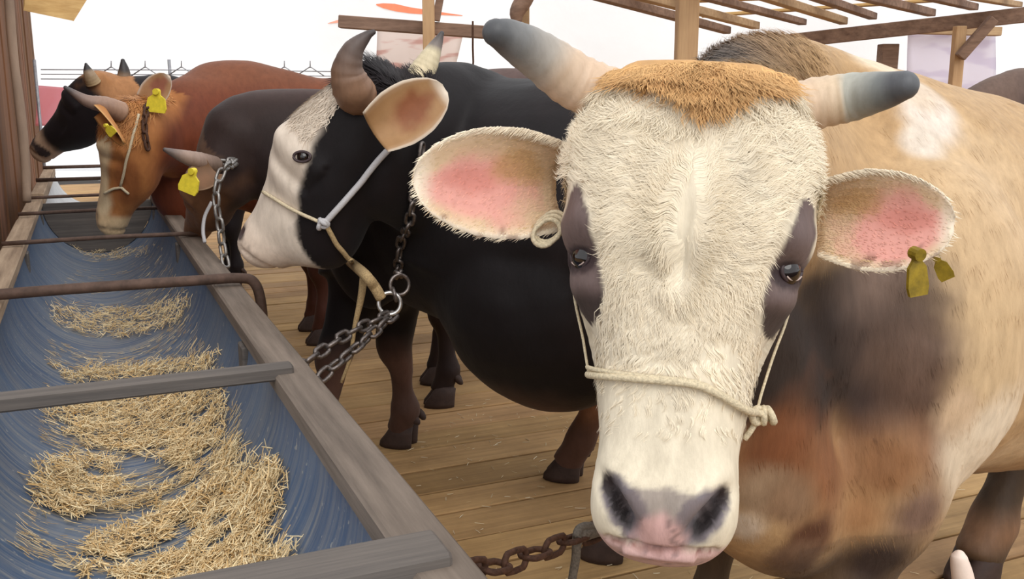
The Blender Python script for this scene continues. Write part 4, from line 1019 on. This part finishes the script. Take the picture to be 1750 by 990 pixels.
clump = fbm(np.column_stack([ts, np.zeros(cnt)]), 14, 5, 3); ok = clump > -.55; ts = ts[ok]; clump = clump[ok]; cnt = len(ts)
def bowl_pn(ts, lift):
    z = bowl_z(ts[:, 1]); nn = -np.outer(ts[:, 1], B) + np.outer(ZR - .02 - z, [0, 0, 1.]); nn /= np.linalg.norm(nn, axis=1)[:, None]
    p = O + np.outer(ts[:, 0], A) + np.outer(ts[:, 1], B); p[:, 2] = z; return p + nn * lift[:, None], nn
p, n = bowl_pn(ts, .004 + (.018 + .022 * np.clip(clump, -.5, 1)) * r.random(cnt))
shade = r.random(cnt)[:, None]; C = lin((214, 176, 118)) * (1 - shade) + shade * lin((252, 234, 192)); C *= (.8 + .35 * r.random(cnt))[:, None]
straw_mesh('straw', p, n, .014 + .030 * r.random(cnt) ** 1.6, .0007 + .0009 * r.random(cnt), C, r)
tag(bpy.data.objects['straw'], 'heaped golden chopped straw lying in the blue trough', 'straw', kind='stuff')
# thin wisps dragged round the bowl
scat = [([(60, 985), (20, 930), (60, 780), (80, 620), (95, 500), (150, 430), (270, 410), (320, 500), (350, 600), (400, 650), (430, 780), (495, 790), (480, 930), (430, 1000)], 1.0)]
q = poly_sampler(scat, 5200, r); ts = np.array([to_trough(*a) for a in q]); cnt = len(ts); band = noise(np.column_stack([ts[:, 0], ts[:, 1] * .2, 0 * ts[:, 0]]), 10, 9); ok = (band + .5 * r.random(cnt) > .1) & (ts[:, 0] > -.5); ts = ts[ok]; cnt = len(ts)
ts[:, 1] = np.clip(ts[:, 1], -.25, .25); p, n = bowl_pn(ts, .002 + .003 * r.random(cnt)); tang = np.cross(A, n); tang = tang + .35 * r.normal(size=(cnt, 1)) * A
shade = r.random(cnt)[:, None]; C = (lin((164, 134, 92)) * (1 - shade) + shade * lin((222, 202, 162)))
straw_mesh('straw_wisps', p, n, .012 + .022 * r.random(cnt), .0005 + .0006 * r.random(cnt), C, r, .05, tang)
tag(bpy.data.objects['straw_wisps'], 'thin straw wisps clinging to the sides of the blue trough', 'straw', kind='stuff')
# litter on the boards
cnt = 1700; c0 = np.column_stack([-.4 + 2.4 * r.random(cnt), 1.6 + 4 * r.random(cnt), np.full(cnt, .003)]); n = np.tile([0, 0, 1.], (cnt, 1))
cl = noise(c0, 2.5, 4); ok = (cl > -.1) & (((c0 - O) @ B) > .36); c0, n = c0[ok], n[ok]; cnt = len(c0); shade = r.random(cnt)[:, None]
straw_mesh('straw_litter', c0, n, .010 + .022 * r.random(cnt), .0007 + .0008 * r.random(cnt), lin((196, 168, 120)) * (1 - shade) + shade * lin((240, 228, 200)), r, .03)
tag(bpy.data.objects['straw_litter'], 'bits of straw scattered over the floor boards', 'straw', kind='stuff')

# ------------------------------------------------------------------ chains, ropes, halters
def chain_mesh(pts, link_len, wire, wid=.62, twist0=0.0):
    """alternating oval links along a path"""
    R = cr(np.asarray(pts, float), 24); seg = np.r_[0, np.cumsum(np.linalg.norm(np.diff(R, axis=0), axis=1))]; pitch = link_len - 2.6 * wire
    mb = MB(); k = 0; s_ = pitch / 2
    while s_ < seg[-1]:
        f = lambda v: np.array([np.interp(v, seg, R[:, i]) for i in range(3)])
        c = f(s_); t = nrm(f(min(s_ + .004, seg[-1])) - f(max(s_ - .004, 0)))
        a = nrm(np.cross(t, (.31, .85, .42))); bb = np.cross(t, a); ang = twist0 + (k % 2) * math.pi / 2 + .12 * math.sin(k * 2.1); nz = a * math.cos(ang) + bb * math.sin(ang)
        Rr = link_len * wid / 2 - wire; mb.ring(c, nz, Rr, wire, 16, 7, None, (link_len / 2 - wire - Rr, 1), t); s_ += pitch; k += 1
    return mb
def onb(bv, px, py, off=.01):
    p, n_ = hit(bv, px, py); return p + n_ * off if p is not None else None
def onpath(bv, pts, off=.01):
    """a run of points lying on a coat"""
    out = []
    for a, b_ in zip(pts[:-1], pts[1:]):
        for t in (0, .5):
            q = onb(bv, a[0] + (b_[0] - a[0]) * t, a[1] + (b_[1] - a[1]) * t, off)
            if q is not None: out.append(q)
    q = onb(bv, *pts[-1], off)
    if q is not None: out.append(q)
    return out
# bull's halter
hl = thing('halter', bull_head.surf(.36, math.pi / 2, .006), 'thin pale rope halter around the muzzle of the big white-faced bull', 'halter')
nb = []
for ph in np.linspace(-.9, math.pi + .9, 44):
    ss = .352 + .030 * smooth(0.1, 1.0, math.cos(ph)) + .006 * math.cos(ph) ** 2 * (math.cos(ph) < 0); nb.append(bull_head.surf(ss, ph, .0075))
mb = MB(); mb.tube(nb, .0042, 10, None, 2); mb.tube([bull_head.surf(.349 + .031 * smooth(0.1, 1.0, math.cos(ph)), ph, .0065) for ph in np.linspace(.1, 2.9, 30)], .0028, 8, None, 2); mb.build('noseband', M['rope'], hl, True)
kp = bull_head.surf(.385, .12, .013); mb = MB(); rr = np.random.default_rng(3)
for k in range(4):
    a = nrm(rr.normal(size=3)); mb.ring(kp + rr.normal(size=3) * .004, a, .0085, .0042, 14, 7)
mb.tube([kp, kp + bull_head.D * .016 - bull_head.U * .006, kp + bull_head.D * .03 - bull_head.U * .014], .0036, 8, None, 4); mb.build('knot', M['rope'], hl, True)
for sg, ph in ((1, -.02), (-1, math.pi + .02)):
    ph0 = .12 if sg > 0 else math.pi - .05; s0 = .385 if sg > 0 else .356
    mb = MB(); mb.tube([bull_head.surf(s0 + (.12 - s0) * q, ph0 + (ph - .25 * sg * q - ph0) * min(1, q * 2), .010) for q in np.linspace(0, 1, 14)], .0017, 8, None, 2); mb.build('cheek_rope', M['rope'], hl, True)
mb = MB(); lp = P(934, 398, Y=1.135)
for k in range(3): mb.ring(lp + np.array([.002 * k, .004 * k, .003 * k]), nrm((.2, -.9, .4 + .15 * k)), .014 + .0015 * k, .0030, 18, 7, None, (.004, 1), nrm((.75, 0, .66)))
mb.build('rope_loop', M['rope'], hl, True)

# black cow's halter: noseband, cheek strap, lead, rings
bh = blk_head
hl = thing('halter', P(557, 378, Y=2.36), 'grey white strap halter on the black white-faced cow, its lead tied to a ring', 'halter')
nbp = onpath(blk_bvh, [(441, 322), (465, 335), (490, 350), (520, 366), (545, 377), (557, 379)], .006)
mb = MB(); mb.tube(nbp, .0045, 8, None, 3); mb.build('noseband', M['rope'], hl, True)
ck = onpath(blk_bvh, [(557, 378), (585, 345), (615, 310), (645, 275), (667, 252)], .009)
mb = MB(); mb.tube(ck, .0078, 8, None, 3); mb.build('cheek_strap', M['strap'], hl, True)
kp = onb(blk_bvh, 556, 380, .008); mb = MB()
for k in range(4): mb.ring(kp + rr.normal(size=3) * .004, nrm(rr.normal(size=3)), .010, .006, 12, 7)
mb.build('knot', M['strap'], hl, True)
RING = P(666, 519, Y=2.30); RING2 = P(683, 487, Y=2.32)
th_ = onpath(blk_bvh, [(558, 382), (575, 415), (592, 438), (602, 446)], .009)
mb = MB(); mb.tube(th_, .0065, 8, None, 3); mb.build('throat_rope', M['rope_old'], hl, True)
ld = [th_[-1], P(622, 468, Y=2.30), P(640, 490, Y=2.29), RING + np.array([-.02, -.004, .014])]
mb = MB(); mb.tube(ld, .0135, 12, None, 6); mb.build('lead_rope', M['rope_old'], hl, True)
mb = MB(); mb.tube([P(622, 470, Y=2.32), P(617, 510, Y=2.33), P(606, 560, Y=2.33), P(599, 610, Y=2.32), P(583, 655, Y=2.30)], [.010, .009, .006, .005, .004], 8, None, 5); mb.build('rope_tail', M['rope_old'], hl, True)
tie = np.array(TR(1.02, .34, .58))
ch = chain_mesh([RING + np.array([0, 0, -.028]), RING * .55 + tie * .45 + np.array([.0, -.01, -.012]), tie + np.array([.02, .0, -.01])], .052, .0052)
cr2 = chain_mesh([RING + np.array([.012, .004, -.026]), RING * .5 + tie * .5 + np.array([.035, 0, -.035]), tie + np.array([.055, .02, -.05]), tie + np.array([.06, .03, -.10])], .052, .0052, .62, .6)
ch.add(cr2.V, cr2.F)
cobj = ch.build('chain', M['chain'], None, True); tag(cobj, 'doubled steel chain from the ring below the black cow to the trough rail', 'chain')
mb = MB(); mb.ring(RING, nrm((.15, -.95, .15)), .027, .0052, 28, 8); o = mb.build('ring', M['chain_bright'], None, True); tag(o, 'bright steel ring holding the tan lead rope and doubled chain', 'ring')
nc = [q for q in onpath(blk_bvh, [(716, 246), (710, 290), (702, 335), (696, 380), (690, 425), (686, 465)], .014)]
mb = chain_mesh(nc[::1] + [RING2 + np.array([0, 0, .028])], .050, .0050)
mb.ring(RING2, nrm((.5, -.85, .1)), .025, .0048, 26, 8); mb.ring((RING + RING2) / 2 + np.array([0, -.004, 0]), nrm((.9, .2, .2)), .016, .0045, 20, 8)
tag(mb.build('chain', M['chain'], None, True), 'long neck chain hanging down the black cow from behind its ear', 'chain')

# dark cow's horn chain
dc = onpath(drk_bvh, [(352, 290), (370, 280), (388, 276), (400, 276)], .014) + [P(392, 283, Y=3.12)]
tail = [P(380, 292, Y=3.08), P(371, 320, Y=3.06), P(370, 350, Y=3.05), P(376, 385, Y=3.05), P(380, 420, Y=3.05), P(386, 452, Y=3.02)]
mb = chain_mesh(dc + tail, .054, .0052); tag(mb.build('chain', plain('dull pale steel', (150, 146, 142), .45, .8, nscale=90, var=.3), None, True), 'pale chain hanging from the horn of the dark brown cow', 'chain')
mb = MB(); mb.tube([P(362, 345, Y=3.2), P(350, 370, Y=3.19), P(347, 395, Y=3.17), P(350, 415, Y=3.15)], .006, 8, None, 5); tag(mb.build('rope', M['strap'], None, True), 'short pale rope hanging below the head of the dark brown cow', 'rope')
# brown cow's neck chain and halter
bc = onpath(brn_bvh, [(262, 176), (250, 186), (244, 205), (245, 230), (250, 255)], .016)
mb = chain_mesh(bc, .050, .0058); tag(mb.build('chain', M['rust'], None, True), 'dark chain collar around the neck of the red-brown cow', 'chain')
hp = onpath(brn_bvh, [(236, 196), (226, 235), (217, 275), (208, 318)], .008)
hl = thing('halter', hp[-1], 'thin pale rope halter on the red-brown cow eating from the trough', 'halter')
mb = MB(); mb.tube(hp, .0055, 8, None, 3); mb.build('cheek_rope', M['rope'], hl, True)
hp2 = onpath(brn_bvh, [(180, 330), (195, 322), (208, 320), (220, 330)], .008); mb = MB(); mb.tube(hp2, .0055, 8, None, 3); mb.build('noseband', M['rope'], hl, True)

# floor chain of the big bull with a dangling rope
c0 = TR(.19, .34, .50); c1_ = P(830, 972, z=.42); p0 = P(795, 980, Y=1.36); p1 = P(1030, 905, Y=1.50)
fp = [P(790, 978, Y=1.22), P(850, 968, Y=1.30), P(920, 945, Y=1.40), P(985, 920, Y=1.50), P(1040, 902, Y=1.58)]
mb = chain_mesh(fp, .074, .0052, .56, .3); tag(mb.build('chain', M['rust'], None, True), 'rusty chain stretched from the trough frame to beneath the big bull\'s chin', 'chain')
mb = MB(); mb.tube([P(1035, 903, Y=1.57), P(1012, 908, Y=1.53), P(992, 916, Y=1.50), P(986, 930, Y=1.49), P(984, 955, Y=1.49), P(978, 990, Y=1.49), P(972, 1040, Y=1.49)], [.0125, .013, .0125, .0085, .008, .0075, .006], 10, None, 5)
mb.tube([P(1030, 912, Y=1.55), P(1008, 900, Y=1.52), P(990, 905, Y=1.50), P(986, 918, Y=1.48)], .008, 8, None, 5)
tag(mb.build('rope', M['rope_grey'], None, True), 'frayed grey rope end knotted onto the rusty chain under the bull\'s chin', 'rope')

# ------------------------------------------------------------------ the shed: plank partition, posts, beams, roof
mb = MB(); t = 1.0; rr = np.random.default_rng(5)
while t < 10.3:
    wd = .16 + .12 * rr.random(); hgt = 1.35 + .12 * rr.random()
    base = lin((128, 92, 68)) * (.65 + .6 * rr.random()) * np.array([1, .95 + .1 * rr.random(), .9 + .2 * rr.random()])
    mb.box(TR(t + wd / 2, -.46 - .015 * rr.random(), 1.13), A * (wd / 2 - .006), B * .012, (0, 0, 1.15), .003, base); t += wd
m = vmat('partition boards', .85, 1.0, .35, .2, (26, 26, 1.6), .8, .004); M['partition'] = m
for z in (.55, 1.75): mb.box(TR(5.6, -.50, z), A * 4.6, B * .03, (0, 0, .05), .004, lin((84, 58, 44)))
tag(mb.build('wall_left', M['partition'], None, False, True), kind='structure')
def timber(name, p0, p1, wd, ht, mat, label, cat, group=None, up=(0, 1, 0)):
    mb = MB(); mb.beam(p0, p1, wd, ht, up, .006); o = mb.build(name, mat); return tag(o, label, cat, group)
def upright(name, px, Y, wpx, mat, label, top=2.3, cat='post'):
    c = P(px, 120, Y=Y); wd = wpx / FOC * Y; return timber(name, (c[0], Y, 0), (c[0], Y, top), wd, wd, mat, label, cat)
upright('post', 1171, 6.2, 34, M['post'], 'thick pale sawn post rising behind the topknot of the big bull')
upright('post', 734, 8.0, 19, M['post'], 'slim pale post crossing the brown beam above the black cow')
upright('post', 892, 8.4, 24, M['beam_tan'], 'tan post behind the grey horn tip of the big bull')
upright('post', 1515, 9.9, 27, M['beam'], 'short dark brown post under the roof beam, above the big bull\'s back', 1.66)
upright('post', 1634, 9.4, 17, M['post'], 'pale orange post under the roof beam with a diagonal brace', 1.80)
timber('brace', P(1640, 98, Y=9.3), P(1698, 32, Y=9.25), .09, .09, M['beam'], 'diagonal grey brace between the pale orange post and the roof beam', 'brace')
timber('beam', P(580, 37, Y=8.15), P(850, 57, Y=8.15), .10, .12, M['beam'], 'brown horizontal beam above the black cow\'s horns', 'beam')
timber('brace', P(745, 36, Y=8.1), P(762, -60, Y=8.1), .06, .06, M['beam'], 'dark brace leaning up from the brown beam beside the slim post', 'brace')
mb = MB(); mb.tube([P(918, -70, Y=8.2), P(900, -10, Y=8.2), P(884, 20, Y=8.2), P(884, 40, Y=8.2)], [.075, .075, .065, .035], 10, None, 4); tag(mb.build('brace', M['beam'], None, True), 'rounded brown log brace fixed to the tan post behind the horn', 'brace')
mb = MB(); mb.tube([P(808, 36, Y=8.09), P(808, 80, Y=8.09), P(808, 115, Y=8.09), P(797, 116, Y=8.09)], .0085, 8, None, 3); tag(mb.build('hook', M['rust'], None, True), 'thin dark metal hook hanging from the brown beam', 'hook')
timber('beam', P(1290, 77, Y=10.4), P(1800, 20, Y=9.2), .14, .16, M['beam'], 'long brown roof beam across the shed above the big bull\'s back', 'beam')
timber('beam', P(1545, 50, Y=11.5), P(1708, 54, Y=11.5), .10, .13, M['beam_tan'], 'short pale beam over the lavender sheet', 'beam')
pur = [((1020, -8), (1243, 52), 'beam', 22), ((1100, -6), (1292, 44), 'beam_tan', 22), ((1190, -10), (1372, 38), 'beam', 18), ((1290, -12), (1442, 36), 'beam_tan', 22), ((1382, -10), (1492, 28), 'beam', 20), ((1470, -8), (1592, 22), 'beam', 22), ((1572, -10), (1665, 12), 'beam', 20), ((1650, -8), (1740, 8), 'beam_tan', 16)]
words_ = ['outermost brown rafter of the slatted roof, nearest the thick pale post', 'pale rafter next to the outermost brown one of the slatted roof', 'thin brown rafter third from the thick pale post', 'tan rafter in the middle of the slatted roof', 'dark rafter just past the tan one in the slatted roof', 'brown rafter above the short dark post', 'brown rafter above the pale orange post', 'pale rafter at the corner of the roof above the brace']
for (a, b_, mt, th), lb in zip(pur, words_):
    p1 = P(*b_, Y=10.2); p0 = P(*a, Y=8.0); p0 = p0 + (p0 - p1) * 1.3
    timber('rafter', p0, p1, .085, th / FOC * 5.4, M[mt], lb, 'rafter', None, (0, 0, 1))
# battens lying across the rafters
q0, q1 = P(1040, 0, Y=8.2), P(1660, -6, Y=8.2)
for k, f in enumerate((.15, .55, .95)):
    a = P(1020, -8, Y=8.0) * (1 - f) + P(1243, 52, Y=10.2) * f; b_ = P(1650, -8, Y=8.0) * (1 - f) + P(1740, 8, Y=10.2) * f
    timber('batten', a + np.array([-.2, 0, .13]), b_ + np.array([.6, 0, .13]), .16, .03, M['sheath'], ('pale roof batten lying across the near part of the rafters', 'pale roof batten lying across the middle of the rafters', 'pale roof batten lying across the ends of the rafters')[k], 'batten', None, (0, 0, 1))
# yellow sheathing at the partition's top
mb = MB(); pa, pb, pc, pd = P(40, 18, Y=7.6), P(126, 36, Y=7.6), P(152, -6, Y=7.75), P(40, -20, Y=7.75)
Vb = [pa, pb, pc, pd]; Vt = [q + np.array([0, .03, .05]) for q in Vb]
mb.add(Vb + Vt, [(0, 3, 2, 1), (4, 5, 6, 7), (0, 1, 5, 4), (1, 2, 6, 5), (2, 3, 7, 6), (3, 0, 4, 7)]); tag(mb.build('roof_board', M['sheath']), 'yellowish roof board jutting out above the plank wall', 'board')
mb = MB(); mb.tube([P(14, -20, Y=4.3), P(20, 60, Y=4.3), P(26, 120, Y=4.3), P(36, 200, Y=4.28), P(44, 290, Y=4.25), P(46, 345, Y=4.2)], [.02, .02, .019, .022, .02, .018], 10, None, 4); tag(mb.build('pole', plain('grey bare pole', (150, 128, 110), .8, nscale=12, var=.3, stretch=(1, 1, .2)), None, True), 'thin pale pole leaning against the plank wall', 'pole')
# ------------------------------------------------------------------ fence, sheets and banner behind
mb = MB(); Yf = 7.4
for py in (120, 128, 136): mb.tube([P(70, py - 1, Y=Yf), P(340, py, Y=Yf), P(640, py + 3, Y=Yf)], .0035, 6, None, 8)
for px in (190, 248, 310, 372, 428, 486, 530):
    mb.tube([P(px, 104, Y=Yf), P(px, 116, Y=Yf)], .004, 6, None, 2)
    mb.tube([P(px - 24, 130, Y=Yf), P(px, 114, Y=Yf), P(px + 24, 130, Y=Yf)], .0045, 6, None, 1)
for px in (60, 290, 660):
    c = P(px, 120, Y=Yf + .03); mb.tube([(c[0], c[1], 0), (c[0], c[1], 1.42)], .012, 8, None, 2)
tag(mb.build('wire_fence', plain('galvanised wire', (150, 150, 155), .5, .5, nscale=30), None, True), 'thin wire fence with peaked hooks behind the red-brown cow\'s back', 'fence')
def sheet(name, pts, mat, label, cat, th=.006, n=14, amp=.02):
    """hanging cloth between four corners: top left, top right, bottom right, bottom left"""
    a, b_, c, d = map(np.asarray, pts); V = []; F = []
    for i in range(n + 1):
        for j in range(n + 1):
            u_, v_ = i / n, j / n; p = (a * (1 - u_) + b_ * u_) * (1 - v_) + (d * (1 - u_) + c * u_) * v_; V.append(p + np.array([0, amp * math.sin(u_ * 9 + v_ * 3), 0]))
    for i in range(n):
        for j in range(n): q = i * (n + 1) + j; F.append((q, q + 1, q + n + 2, q + n + 1))
    o = link(name, mesh_from(name, V, F, mat)); sd_ = o.modifiers.new('thick', 'SOLIDIFY'); sd_.thickness = th; return tag(o, label, cat)
def printed(name, base, ink, amount, vs):
    m, nt, b = new_mat(name); v = coords(nt, (1, 1, 1)); mp = nt.nodes.new('ShaderNodeMapping'); mp.inputs['Scale'].default_value = vs; nt.links.new(v, mp.inputs[0])
    g = ntex(nt, mp.outputs[0], 1.0, 2, .5); f = ramp(nt, g, [(.52, (0, 0, 0)), (.60, (amount,) * 3)])
    nt.links.new(mixc(nt, tuple(lin(base)), tuple(lin(ink)), f), b.inputs['Base Color']); b.inputs['Roughness'].default_value = .6
    tl = nt.nodes.new('ShaderNodeBsdfTranslucent'); nt.links.new(mixc(nt, tuple(lin(base)), tuple(lin(ink)), f), tl.inputs[0]); mx = nt.nodes.new('ShaderNodeMixShader'); mx.inputs[0].default_value = .65
    nt.links.new(b.outputs[0], mx.inputs[1]); nt.links.new(tl.outputs[0], mx.inputs[2]); nt.links.new(mx.outputs[0], nt.nodes['Material Output'].inputs[0]); return m
sheet('banner', (P(645, 46, Y=8.7), P(792, 56, Y=8.7), P(770, 150, Y=8.7), P(640, 150, Y=8.7)), printed('faded printed sheet', (248, 240, 236), (226, 190, 182), .8, (3, 1, 12)), 'faded white banner with pale pink print hanging below the brown beam', 'banner')
sheet('sheet', (P(1552, 52, Y=11.6), P(1702, 56, Y=11.6), P(1700, 190, Y=11.6), P(1550, 190, Y=11.6)), printed('lavender sheet', (240, 236, 244), (222, 214, 230), .6, (2, 1, 6)), 'pale lavender plastic sheet behind the pale orange post', 'sheet')
sheet('sheet', (P(60, 146, Y=7.9), P(150, 152, Y=7.9), P(150, 215, Y=7.9), P(60, 215, Y=7.9)), printed('pink cloth', (255, 204, 212), (252, 186, 198), .6, (4, 1, 4)), 'bright pink cloth hanging behind the nose of the far black cow', 'cloth')
def swoosh(name, pts, label, col):
    """flat brush-stroke mark printed on the tarpaulin"""
    q = np.array(pts, float); mid = [P(x, y, Y=14.95) for x, y, _ in q]; mid = [np.array([p[0], 15.0 + .10 * math.sin(p[0] * 1.7 + .6 * p[2]) + .05 * math.sin(p[0] * 4.1 - p[2] * 1.3) - .012, p[2]]) for p in mid]; V = []; F = []
    for p, (_, _, hw) in zip(mid, q): V += [p + np.array([0, 0, hw / FOC * 14.8]), p - np.array([0, 0, hw / FOC * 14.8])]
    n = len(q)
    V += [v + np.array([0, .004, 0]) for v in V]
    for i in range(n - 1):
        a = 2 * i; F += [(a, a + 1, a + 3, a + 2), (2 * n + a, 2 * n + a + 2, 2 * n + a + 3, 2 * n + a + 1), (a, a + 2, 2 * n + a + 2, 2 * n + a), (a + 1, 2 * n + a + 1, 2 * n + a + 3, a + 3)]
    F += [(0, 2 * n, 2 * n + 1, 1), (2 * n - 2, 2 * n - 1, 4 * n - 1, 4 * n - 2)]
    o = link(name, mesh_from(name, V, F, plain(name + ' print', col, .6, nscale=10, var=.08), None, False)); return tag(o, label, 'print')
swoosh('printed_stroke', [(643, 8, 1), (655, 10, 4), (675, 13, 6), (700, 18, 5), (725, 21, 4), (760, 24, 2), (790, 26, .5)], 'orange brush stroke printed on the white tarpaulin', (240, 140, 105))
swoosh('printed_stroke', [(560, 40, .5), (575, 37, 2), (590, 35, 3.5), (620, 33, 3), (650, 33, .5)], 'small salmon stroke on the tarpaulin at the end of the brown beam', (238, 168, 145))

# ------------------------------------------------------------------ unidentified pale stub by the bull's legs, added as a simple tapered upright
mb = MB(); b0 = P(1640, 955, Y=1.27); mb.tube([b0 + np.array([.075, .02, -b0[2]]), b0 + np.array([.045, .01, -.20]), b0 + np.array([.012, 0, -.05]), b0 + np.array([.0, 0, -.004]), b0 + np.array([-.002, 0, .008]), b0 + np.array([-.003, 0, .0125])], [.024, .022, .0165, .0125, .008, .002], 14, None, 6)
tag(mb.build('nub', plain('pale smooth stake', (226, 206, 192), .5, nscale=30, var=.08), None, True), 'smooth pale pinkish stake with a rounded tip standing beside the bull', 'nub')
